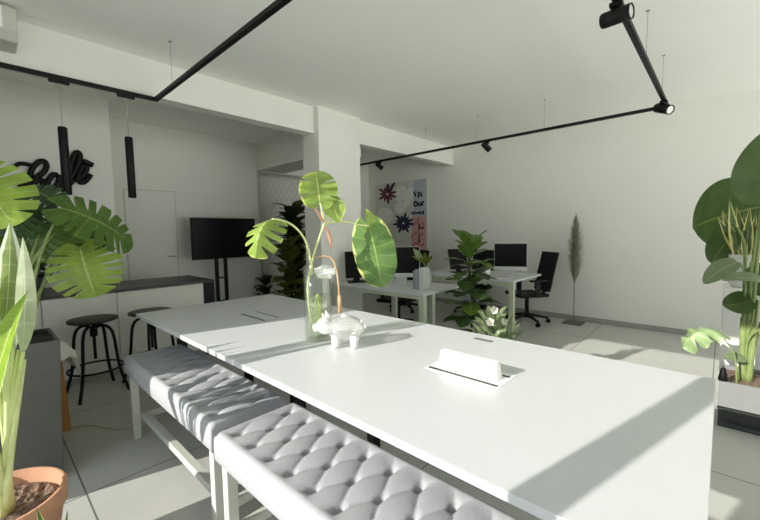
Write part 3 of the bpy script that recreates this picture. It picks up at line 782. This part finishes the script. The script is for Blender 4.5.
# ---------------------------------------------------------------- office chairs
def office_chair():
    t = thing('office_chair', '', 'chair', (0, 0, 0), 'black office chairs')
    # faces +X
    MB().box(-.22, .24, -.23, .23, .40, .45).build('seat', M['blackp'], t, bevel=.03, seg=4)
    MB().cyl((0, 0, .1), (0, 0, .40), .028, 16).build('gas_lift', M['black'], t)
    u = V((-.24, 0, 1)).normalized(); n_ = V((1, 0, .24)).normalized(); yv = V((0, 1, 0)); mid = V((-.30, 0, .77))
    MB().obox(mid, yv * .20, n_ * .012, u * .27).build('backrest', M['mesh_black'], t, bevel=.02, seg=3)
    MB().obox(V((-.255, 0, .56)), yv * .17, n_ * .035, u * .10).build('lumbar_pad', M['blackp'], t, bevel=.02, seg=3)
    MB().tube(spline([(-.05, 0, .39), (-.22, 0, .38), (-.275, 0, .46), (-.31, 0, .7)], 5), .022, 10).build('back_post', M['black'], t, True)
    for s_ in (1, -1):
        MB().obox((-.02, .27 * s_, .645), (.13, 0, 0), (0, .035, 0), (0, 0, .014)).build('armrest', M['blackp'], t, bevel=.01)
        MB().box(-.05, .02, .255 * s_ - .012, .255 * s_ + .012, .42, .635).build('arm_post', M['black'], t)
    b = MB(); b.cyl((0, 0, .08), (0, 0, .15), .04, 16)
    for k in range(5):
        q = 2 * PI * k / 5 + .3; d = V((math.cos(q), math.sin(q), 0)); b.tube([d * .02 + Z * .12, d * .30 + Z * .075], [.026, .016], 8)
    b.build('star_base', M['black'], t)
    for k in range(5):
        q = 2 * PI * k / 5 + .3; d = V((math.cos(q), math.sin(q), 0)); s_ = V((-d.y, d.x, 0)); c = d * .30 + Z * .03
        MB().cyl(c - s_ * .022, c + s_ * .022, .03, 16).build('caster', M['blackp'], t, True)
    return t
ch = office_chair()
spots = [(5.43, 2.09, math.atan2(.62, -.78), 'black mesh office chair standing free beside the desk by the pale wall'),
         (3.93, 3.30, PI + .25, 'black office chair tucked behind the desk beside the column'),
         (4.98, 4.02, PI - .5, 'black office chair farther back, its star base seen under the desk'),
         (5.52, 3.0, PI, 'black office chair on the wall side of the desk, behind the fiddle leaf fig')]
for k, (x, y, a, lab) in enumerate(spots):
    o = ch if k == 0 else copy_tree(ch); o.location = (x, y, 0); o.rotation_euler.z = a; o['label'] = lab

# ---------------------------------------------------------------- pampas plume on its stand
pp = V((5.80, 1.555, 0)); tp = at(576.5, 211.5, x=5.78)
t = thing('pampas_plume', 'tall dried grey-green grass plume on a thin rod stand by the wall', 'dried plume', pp)
MB().box(pp.x - .13, pp.x + .13, pp.y - .13, pp.y + .13, 0, .012).build('base_plate', M['steel'], t, bevel=.003)
MB().cyl(pp + Z * .01, pp + Z * 1.0, .006, 10).build('rod', M['steel'], t)
m_ = MB(); rnd = random.Random(5)
for k in range(1300):
    s_ = rnd.random() ** .9; z = .70 + s_ * .86; r = .135 * math.sin(PI * min(1, (s_ * .93 + .05)) ** .8) ** .8
    a = rnd.uniform(0, 2 * PI); d = V((math.cos(a), math.sin(a), 0)); b = V((pp.x, pp.y, z - .12)) + d * .006
    e = V((pp.x, pp.y, z)) + d * r * rnd.uniform(.35, 1.0)
    side = V((-d.y, d.x, 0)) * .0035
    m_.add([b - side, b + side, e + side * .6, e - side * .6], [(0, 1, 2, 3)])
m_.tube([(pp.x, pp.y, .6), (pp.x, pp.y, 1.1), (pp.x, pp.y, 1.60)], [.006, .012, .003], 8)
tag(m_.build('plume', M['plume'], t), kind='stuff')

# ---------------------------------------------------------------- fiddle leaf fig and the flowering bush
fc = V((3.36, 1.86, 0))
t = thing('fiddle_leaf_fig', 'fiddle leaf fig tree standing behind the white table', 'potted tree', fc)
pot(t, fc, .17, .32, M['planter_l'])
trp = [fc + Z * .28, fc + V((.02, -.01, .6)), fc + V((.0, .02, .95)), fc + V((.03, .03, 1.22))]
MB().tube(spline(trp, 5), .012, 8).build('trunk', M['bark'], t, True)
rnd = random.Random(21); nl = 46
for k in range(nl):
    s_ = (k + .5) / nl; zz = .42 + .80 * s_; q = k * 2.4
    d = V((math.cos(q), math.sin(q), 0)); b = fc + V((.01, .01, zz)) + d * .02
    L = (.27 - .04 * s_) * rnd.uniform(.85, 1.15) * (1.1 if s_ > .75 else 1)
    upz = rnd.uniform(-.5, .45) + (.6 if s_ > .82 else 0)
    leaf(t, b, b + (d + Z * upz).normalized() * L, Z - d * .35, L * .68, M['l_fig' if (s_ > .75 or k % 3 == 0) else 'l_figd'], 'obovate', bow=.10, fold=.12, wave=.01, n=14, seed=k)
fb = V((2.78, 1.32, 0))
t = thing('flowering_bush', 'soft green bush with white blossoms low behind the white table', 'potted plant', fb)
pot(t, fb, .15, .26, M['planter_l'])
m_ = MB(); rnd = random.Random(9)
for k in range(150):
    q = rnd.uniform(0, 2 * PI); r = rnd.uniform(.05, .26); z = .28 + rnd.random() * .44 * (1 - r * 1.2)
    d = V((math.cos(q), math.sin(q), 0)); b = fb + d * r * .8 + Z * z
    g = leaf_geo(b, b + (d * rnd.uniform(.3, 1) + Z * rnd.uniform(.1, .9)).normalized() * .11, Z, .045, 'lance', n=8, bow=.1); m_.add(g.v, g.f, g.uv)
tag(m_.build('foliage', M['l_soft'], t, True), kind='stuff')
m_ = MB()
for k in range(9):
    q = k * 2.4; m_.tube([fb + Z * .24, fb + V((.1 * math.cos(q), .1 * math.sin(q), .45))], .004, 6)
m_.build('stems', M['stem'], t)
for (px, py) in ((494, 310), (504, 322), (490, 322)):
    c = at(px, py, y=1.24); d0 = tocam(c); s0 = d0.orthogonal().normalized(); s1 = d0.cross(s0); b_ = MB()
    for k in range(5):
        q = 2 * PI * k / 5; dd = s0 * math.cos(q) + s1 * math.sin(q); g = leaf_geo(c, c + dd * .034 + d0 * .012, d0, .034, 'oval', n=8, bow=.1); b_.add(g.v, g.f, g.uv)
    b_.build('blossom', M['petal'], t, True)

# ---------------------------------------------------------------- tall grey planter with monstera
pcx, pcy = .065, 2.84
t = thing('monstera_plant', 'large monstera in a tall square grey planter beside the bar stool', 'potted plant', (pcx, pcy, 0))
b_ = MB(); z1 = .80; A0, A1 = .178, .206
b_.frustum(pcx, pcy, 0, z1, A0, A0, A1, A1)
# rim: open box made from an inner wall
b_.f.pop(1)
o8 = len(b_.v); inr = A1 - .018
vs = [(pcx + sx * inr, pcy + sy * inr, z) for z in (z1, z1 - .06) for sy in (-1, 1) for sx in (-1, 1)]
b_.v += vs; b_.uv += [(0, .5)] * 8
b_.f += [(4, 5, o8 + 1, o8), (5, 7, o8 + 3, o8 + 1), (7, 6, o8 + 2, o8 + 3), (6, 4, o8, o8 + 2)]
b_.f += [(o8, o8 + 1, o8 + 5, o8 + 4), (o8 + 1, o8 + 3, o8 + 7, o8 + 5), (o8 + 3, o8 + 2, o8 + 6, o8 + 7), (o8 + 2, o8, o8 + 4, o8 + 6), (o8 + 4, o8 + 5, o8 + 7, o8 + 6)]
b_.build('planter', M['planter'], t, bevel=.006)
m_ = MB(); rnd = random.Random(3); G = 14; vs = []; fs = []
for j in range(G + 1):
    for i in range(G + 1): vs.append((pcx - inr + .002 + (2 * inr - .004) * i / G, pcy - inr + .002 + (2 * inr - .004) * j / G, z1 - .022 + rnd.uniform(-.008, .03)))
for j in range(G):
    for i in range(G): fs.append((j * (G + 1) + i, j * (G + 1) + i + 1, (j + 1) * (G + 1) + i + 1, (j + 1) * (G + 1) + i))
m_.add(vs, fs).build('soil', M['darksoil'], t)
root0 = V((pcx, pcy, z1 - .02))
def ml(bpx, bpy, by, tpx, tpy, ty, nrm, W, m, **k):
    B = at(bpx, bpy, y=by); T = at(tpx, tpy, y=ty)
    n_ = tocam(B) * nrm[0] + V(nrm[1:])
    r0 = root0 + V((rnd.uniform(-.04, .08), rnd.uniform(-.05, .05), 0))
    mid = (r0 + B) / 2 + V((0, 0, .10)) ; kw = dict(slits=6, bow=.1, fold=-.1); kw.update(k)
    leaf(t, B, T, n_, W, M[m], 'monstera', pet=[r0, mid], pr=.007, pm=M['stem'], **kw)
ml(-36, 168, 2.55, 14, 226, 2.45, (1, 0, 0, .4), .36, 'l_monl', seed=31, slits=5)
ml(62, 208, 2.75, 133, 246, 2.80, (.5, -.2, -.2, .9), .36, 'l_mon', seed=32)
ml(80, 248, 2.78, 96, 297, 2.70, (1, -.2, 0, .2), .37, 'l_monl', seed=33, slits=6)
ml(44, 222, 2.9, 20, 252, 2.95, (.8, 0, 0, .6), .36, 'l_mon', seed=34)
ml(50, 232, 3.0, 62, 262, 2.9, (.9, .2, 0, .3), .34, 'l_monl', seed=35)
ml(82, 222, 3.05, 97, 250, 3.1, (.7, -.4, 0, .2), .22, 'l_mond', seed=36, slits=3)
ml(30, 205, 2.95, -8, 232, 2.9, (.7, 0, 0, .6), .36, 'l_mond', seed=37)
ml(58, 205, 2.95, 28, 188, 3.0, (.5, 0, 0, .8), .30, 'l_mond', seed=38, slits=4)
ml(10, 240, 3.0, -30, 280, 2.9, (.9, 0, 0, .2), .4, 'l_mon', seed=39)
ml(72, 215, 2.9, 84, 240, 2.85, (.9, 0, 0, .3), .30, 'l_mon', seed=40, slits=4)

# dark plant standing on the counter
cpx = V((.30, 4.62, CZ))
t = thing('counter_plant', 'dark bushy plant on the counter behind the monstera stems', 'potted plant', cpx)
pot(t, cpx, .11, .16, M['planter_b'])
m_ = MB(); rnd = random.Random(12)
for k in range(46):
    q = k * 2.4; d = V((math.cos(q), math.sin(q), 0)); b = cpx + d * .04 + Z * rnd.uniform(.14, .40)
    g = leaf_geo(b, b + (d + Z * rnd.uniform(-.5, .8)).normalized() * rnd.uniform(.14, .26), Z, .09, 'lance', n=8, bow=.15); m_.add(g.v, g.f, g.uv)
tag(m_.build('foliage', M['l_bg'], t, True), kind='stuff')

# wooden crate leg with white cloth behind the planter, cable on the floor
wc = V((.30, 3.42, 0)); t = thing('wooden_stool', 'orange wooden side stand draped with white cloth behind the grey planter', 'stand', wc)
MB().frustum(wc.x - .06, wc.y, 0, .62, .125, .10, .10, .09).build('body', M['wood'], t, bevel=.006)
vs = []; fs = []; G = 12
for j in range(G + 1):
    for i in range(G + 1):
        u_, v_ = i / G * 2 - 1, j / G * 2 - 1; r = max(abs(u_), abs(v_)); a, b = wc.x - .06 + u_ * .15, wc.y + v_ * .14
        zz = .635 if r < .68 else .635 - (r - .68) * (.55 + .25 * math.sin(5 * u_ + 4 * v_))
        lim = .112; 
        if r >= .68: a = wc.x - .06 + max(-1, min(1, u_ / .68)) * (.118 + .22 * (r - .68)); b = wc.y + max(-1, min(1, v_ / .68)) * (.108 + .15 * (r - .68))
        vs.append((a, b, zz))
for j in range(G):
    for i in range(G): fs.append((j * (G + 1) + i, j * (G + 1) + i + 1, (j + 1) * (G + 1) + i + 1, (j + 1) * (G + 1) + i))
tag(MB().add(vs, fs).build('draped_cloth', M['cloth'], None, True), 'white cloth draped over the orange wooden stand', 'cloth')
pts = [at(x, y, z=.005) for x, y in ((58, 430), (74, 427), (90, 425), (106, 428), (122, 429), (140, 426), (160, 418))]
tag(MB().tube(spline(pts, 6), .005, 6).build('floor_cable', M['cordw'], None, True), 'thin pale cable lying across the grey floor tiles', 'cable')

# ---------------------------------------------------------------- terracotta pot with paddle-leaf plant
tc_ = V((-.02, 1.91, 0)); PR, PH = .205, .405
t = thing('terracotta_plant', 'tall green paddle-leaved plant in a terracotta pot', 'potted plant', tc_)
MB().lathe([(0, 0), (.13, 0), (.135, .01), (PR - .012, PH - .07), (PR - .002, PH - .065), (PR, PH - .006), (PR - .004, PH), (PR - .016, PH), (PR - .02, PH - .06), (0, PH - .06)], tc_, 48).build('pot', M['terra'], t, True)
vs = []; fs = []; rnd = random.Random(4); NR, NA = 9, 36
for i in range(NR + 1):
    for j in range(NA):
        r = (PR - .022) * i / NR; q = 2 * PI * j / NA; vs.append((tc_.x + r * math.cos(q), tc_.y + r * math.sin(q), PH - .055 + rnd.uniform(-.006, .014) * (i < NR)))
for i in range(NR):
    for j in range(NA): fs.append((i * NA + j, i * NA + (j + 1) % NA, (i + 1) * NA + (j + 1) % NA, (i + 1) * NA + j))
MB().add(vs, fs).build('soil', M['soil'], t)
sb = tc_ + V((.02, -.03, PH - .05))
def cal(bx_, by_, tx_, ty_, dy, W, m, nrm=(1, 0, 0, 0), r=.007, kind='lance', **k):
    B = at(bx_, by_, y=1.86 + dy); T = at(tx_, ty_, y=1.86 + dy * 1.5)
    kw = dict(bow=.06, fold=.35); kw.update(k)
    r0 = sb + V((rnd.uniform(-.03, .03), rnd.uniform(-.03, .03), 0))
    leaf(t, B, T, tocam(B) * nrm[0] + V(nrm[1:]), W, M[m], kind, pet=[r0, r0 * .65 + B * .35 + V((0, 0, .02))], pr=r, pm=M['stem_l'], **kw)
cal(23, 352, 22.5, 234, .0, .062, 'l_calw', (.8, .4, -.3, 0), bow=.03)
cal(4, 335, 10, 219, .05, .085, 'l_calg', (1, .2, 0, .1))
cal(-10, 425, 29, 289, -.06, .115, 'l_cal', (.8, -.6, .3, .2), bow=.05)
cal(-6, 345, -3, 250, .06, .09, 'l_calg', (1, .3, 0, 0))
cal(12, 352, 14, 300, .07, .05, 'l_calw', (1, -.3, 0, 0))
cal(-24, 360, -34, 210, .0, .11, 'l_cal', (1, .3, 0, 0))
cal(-30, 400, -75, 250, .06, .12, 'l_cal', (1, .3, 0, .3))
m_ = None
for k, (px, py) in enumerate(((8, 330), (13, 345), (19, 350), (24, 360))):
    r0 = sb + V((.012 * math.cos(k * 1.6), .012 * math.sin(k * 1.6), 0)); e = at(px, py, y=1.88)
    q = spline([r0, r0 * .6 + e * .4 + V((0, 0, .02)), e], 6); MB().tube(q, [.013 - .006 * i / len(q) for i in range(len(q))], 10).build('stalk', M['stem_l'], t, True)
for b_, e_, w2 in (((-.05, 1.97, .80), (-.06, 2.06, 1.20), .05), ((-.08, 2.03, .82), (-.11, 2.19, 1.24), .06), ((-.10, 2.05, .80), (-.16, 2.31, 1.20), .05), ((-.10, 2.08, .72), (-.20, 2.40, 1.02), .06)):
    r0 = sb + V((-.03, .02, 0)); leaf(t, b_, e_, (1, -.5, .1), w2, M['l_calg'], 'lance', pet=[r0, r0 * .5 + V(b_) * .5 + V((.01, -.01, .03))], pr=.008, pm=M['stem_l'], bow=.05, fold=.3)
# small striped plant at the pot's foot
sp = V((.10, 1.55, 0)); t = thing('striped_plant', 'small spiky striped plant in front of the terracotta pot, only its tips showing', 'potted plant', sp)
pot(t, sp, .11, .16, M['planter_b'])
for k, (px, py, w_) in enumerate(((36, 505, .06), (68, 508, .045), (50, 520, .05), (26, 522, .05), (60, 522, .045))):
    e = at(px, py, y=1.55 + .01 * k); b = sp + V((.02 * math.cos(k * 2), .02 * math.sin(k * 2), .13)); leaf(t, b, e, tocam(e), w_, M['l_snk'], 'blade', bow=.03, fold=.3)

# ---------------------------------------------------------------- planter box and plants at the bright side
bx0, bx1, by0, by1 = 3.36, 3.80, -1.55, -.015
t = thing('planter_box', 'long pale grey planter box on a dark plinth beyond the table end', 'planter', (3.58, -.78, 0))
zt_, zb_ = .318, .135
w_ = .02
MB().box(bx0, bx0 + w_, by0, by1, zb_, zt_).box(bx1 - w_, bx1, by0, by1, zb_, zt_).box(bx0 + w_, bx1 - w_, by0, by0 + w_, zb_, zt_).box(bx0 + w_, bx1 - w_, by1 - w_, by1, zb_, zt_).box(bx0, bx1, by0, by1, zb_ - .01, zb_ + .01).build('box', M['planter_l'], t)
MB().box(bx0 + .05, bx1 - .03, by0 + .03, by1 - .03, 0, zb_ - .01).build('plinth', M['planter_b'], t)
MB().box(bx0 + .01, bx1, by0 + .02, by1 - .005, 0, .03).build('plinth_foot', M['planter_b'], t)
MB().box(bx0 + w_, bx1 - w_, by0 + w_, by1 - w_, zt_ - .06, zt_ - .03).build('soil', M['soil'], t)
o = MB().lathe([(0, 0), (.024, 0), (.027, .006), (.020, .05), (.014, .075), (.013, .085), (0, .087)], at(715.8, 377.5, x=3.40) , 20).build('small_bottle', M['blackp'], None, True)
bp = at(715.8, 377.5, x=3.40)
tag(o, 'small dark tapered bottle on the end of the planter box', 'bottle')
# put it on the corner rim
for v in o.data.vertices: v.co = V((v.co.x - bp.x, v.co.y - bp.y, v.co.z - bp.z))
o.location = (3.385, -.035, zt_)

XS = 3.58; rb = at(746, 384, x=XS); rb.z = zt_ - .035
t = thing('banana_plant', 'large broad-leaved plant with thick stems growing in the planter box', 'plant', rb)
def st_leaf(bx_, by_, tx_, ty_, dx, W, m, nrm, pet, kind='paddle', r=.010, **k):
    B = at(bx_, by_, x=XS + dx); T = at(tx_, ty_, x=XS + dx * 1.4)
    kw = dict(bow=.07, fold=.12); kw.update(k)
    leaf(t, B, T, tocam(B) * nrm[0] + V(nrm[1:]), W, M[m], kind, pet=[rb] + [at(a, b, x=XS + dx * c) for a, b, c in pet], pr=r, pm=M['stem'], **kw)
st_leaf(763, 204, 782, 122, .0, .37, 'l_str', (1, 0, 0, .2), [(752, 320, .2), (757, 262, .8)], fold=.08)
st_leaf(762, 206, 692, 228, .80, .66, 'l_str', (1, 0, 0, .2), [(748, 310, .1), (756, 240, .6)], bow=.14, fold=-.15)
st_leaf(738, 228, 711, 264, .55, .22, 'l_str', (.9, 0, .1, .1), [(745, 310, .4), (745, 250, .8)], bow=.1)
st_leaf(737, 262, 703, 284, -.04, .15, 'l_strg', (.7, 0, 0, .7), [(744, 320, .3), (745, 285, .8), (742, 266, 1)], bow=.1, r=.005)
st_leaf(770, 284, 721, 281, -.12, .16, 'l_strg', (.35, 0, 0, 1), [(748, 340, .3), (770, 320, .8)], bow=.15, r=.006)
st_leaf(752, 300, 722, 305, -.06, .20, 'l_str', (.6, 0, 0, .6), [(747, 340, .3), (753, 316, .8)], bow=-.12, r=.006)
st_leaf(745, 360, 722, 357, -.05, .10, 'l_strg', (.5, 0, 0, .9), [(746, 372, .3)], bow=.1, r=.004)
st_leaf(770, 300, 800, 262, .1, .4, 'l_str', (1, 0, 0, .2), [(756, 340, .3)], bow=.1)
for k, (px, py, ox) in enumerate(((745, 275, -6), (752, 262, 0), (742, 318, -9), (750, 330, 4), (758, 300, 9))):
    e = at(px, py, x=XS); b0 = at(745 + ox * .4, 382, x=XS); b0.z = zt_ - .035
    q = spline([b0, (b0 * .5 + e * .5), e], 6); MB().tube(q, [.019 - .009 * i / len(q) for i in range(len(q))], 12).build('stalk', M['stem'], t, True)
t = thing('pale_leaf_plant', 'slender stem with one pale curled leaf rising from the planter box', 'plant', at(738, 380, x=3.47))
lb_ = at(717, 331, x=3.47); rb2 = at(737, 380, x=3.47); rb2.z = zt_ - .035
leaf(t, lb_, at(683, 349, x=3.40), tocam(lb_) * .6 + Z * .8, .17, M['l_alo'], 'monstera', pet=[rb2, at(735, 358, x=3.47), at(728, 344, x=3.47)], pr=.004, pm=M['stem'], slits=2, bow=.34, fold=-.6, wave=.09, seed=77, cutw=5)

# white cabinet with the snake plant pot
cx0 = 4.0
t = thing('white_cabinet', 'white cabinet standing behind the planter box', 'cabinet', (4.2, -.4, 0))
czt = at(724, 288, x=cx0).z
MB().box(cx0, 4.45, -.9, -.014, .02, czt).build('body', M['white'], t, bevel=.004)
MB().box(cx0 - .014, cx0, -.45, -.02, .06, czt - .005).build('door', M['white'], t, bevel=.003)
MB().box(cx0 - .014, cx0, -.895, -.456, .06, czt - .005).build('door', M['white'], t, bevel=.003)
MB().box(cx0 + .02, 4.43, -.88, -.03, 0, .03).build('plinth', M['base'], t)
sp = V((4.17, -.165, czt))
t = thing('snake_plant', 'snake plant with yellow-edged blades in a white pot on the cabinet', 'potted plant', sp)
ph = at(735, 254, x=4.17).z - czt
MB().lathe([(0, 0), (.10, 0), (.125, .03), (.13, ph - .008), (.124, ph), (.116, ph - .008), (.113, ph - .035), (0, ph - .035)], sp, 32).build('pot', M['white'], t, True)
MB().lathe([(.112, ph - .033), (.06, ph - .026), (0, ph - .024)], sp, 24).build('soil', M['darksoil'], t, True)
rnd = random.Random(2)
for k, (px, py) in enumerate(((722, 209), (729, 197), (736, 205), (744, 212), (750, 206), (717, 216), (756, 214), (740, 220), (728, 222))):
    e = at(px, py, x=4.13 + .02 * (k % 4)); b = sp + V((.045 * math.cos(k * 2.2), .05 * math.sin(k * 2.2), ph - .03)); b.y = b.y * .6 + e.y * .4
    b.y = max(sp.y - .08, min(sp.y + .08, b.y))
    leaf(t, b, e, tocam(e) + V((rnd.uniform(-.2, .2), rnd.uniform(-.3, .3), 0)), .072, M['l_snk'], 'blade', bow=.02, fold=.25, n=16, seed=k)
po2 = thing('spotted_print', 'white wall print with black spots at the edge of the view', 'print', (5.985, -.35, 1.5))
MB().box(5.975, XW, -.62, -.318, 1.36, 1.62).build('sheet', M['paper'], po2)
for k, (yy, zz, r) in enumerate(((-.335, 1.57, .012), (-.345, 1.50, .018), (-.335, 1.44, .012), (-.40, 1.55, .03), (-.46, 1.46, .03), (-.53, 1.54, .03))):
    MB().cyl((5.9735, yy, zz), (5.976, yy, zz), r, 16).build('spot', M['black'], po2)

# ---------------------------------------------------------------- light
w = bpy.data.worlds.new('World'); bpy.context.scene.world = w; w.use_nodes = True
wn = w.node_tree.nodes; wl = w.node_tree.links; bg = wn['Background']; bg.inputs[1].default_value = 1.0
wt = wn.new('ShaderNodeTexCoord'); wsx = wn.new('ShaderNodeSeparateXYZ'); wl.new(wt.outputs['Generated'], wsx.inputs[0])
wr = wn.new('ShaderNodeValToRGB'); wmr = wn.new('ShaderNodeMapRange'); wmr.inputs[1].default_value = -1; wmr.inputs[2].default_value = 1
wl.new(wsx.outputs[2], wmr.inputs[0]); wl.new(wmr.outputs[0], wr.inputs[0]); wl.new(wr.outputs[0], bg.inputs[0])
SKY, GROUND_FILL = 1.2, 6.2  # lower half of the world is over-bright, added fill for the ceiling
e = wr.color_ramp.elements; e[0].position = .47; e[0].color = (GROUND_FILL * .98, GROUND_FILL * .99, GROUND_FILL * .95, 1); e[1].position = .53; e[1].color = (SKY * .86, SKY * .98, SKY * 1.14, 1)
sun = bpy.data.lights.new('sun', 'SUN'); sun.energy = 6.6; sun.angle = math.radians(.6); sun.color = (1, .965, .90)
so = bpy.data.objects.new('sun', sun); C.objects.link(so)
az, el = math.radians(-14.5), math.radians(22.8)
dv = V((math.cos(az) * math.cos(el), math.sin(az) * math.cos(el), -math.sin(el)))
so.rotation_euler = dv.to_track_quat('-Z', 'Y').to_euler(); so.location = (-3, 2, 3)
for y0, y1 in PANES:
    al = bpy.data.lights.new('window_portal', 'AREA'); al.shape = 'RECTANGLE'; al.size = y1 - y0; al.size_y = HEAD - SILL
    al.cycles.is_portal = True
    ao = bpy.data.objects.new('window_portal', al); C.objects.link(ao); ao.location = (X0 - .13, (y0 + y1) / 2, (SILL + HEAD) / 2)
    ao.rotation_euler = V((1, 0, 0)).to_track_quat('-Z', 'Y').to_euler()
for x0, x1 in NEAR_PANES:
    al = bpy.data.lights.new('window_portal', 'AREA'); al.shape = 'RECTANGLE'; al.size = x1 - x0; al.size_y = 2.64
    al.cycles.is_portal = True
    ao = bpy.data.objects.new('window_portal', al); C.objects.link(ao); ao.location = ((x0 + x1) / 2, YN - .16, 1.38)
    ao.rotation_euler = V((0, 1, 0)).to_track_quat('-Z', 'Y').to_euler()
    
# ---------------------------------------------------------------- camera
cd = bpy.data.cameras.new('camera'); cam = bpy.data.objects.new('camera', cd); C.objects.link(cam)
cd.sensor_width = 36; cd.lens = 36 * FPX / 760; cd.clip_start = .02
Mx = Matrix((RT, UP, -FW)).transposed().to_4x4(); Mx.translation = CAM; cam.matrix_world = Mx
s = bpy.context.scene; s.camera = cam
s.view_settings.view_transform = 'Standard'; s.view_settings.look = 'None'; s.view_settings.gamma = 1; s.view_settings.exposure = 0
s.view_settings.use_curve_mapping = False
s.cycles.use_denoising = True; s.cycles.max_bounces = 10; s.cycles.diffuse_bounces = 6; s.cycles.transparent_max_bounces = 16; s.cycles.sample_clamp_indirect = 6
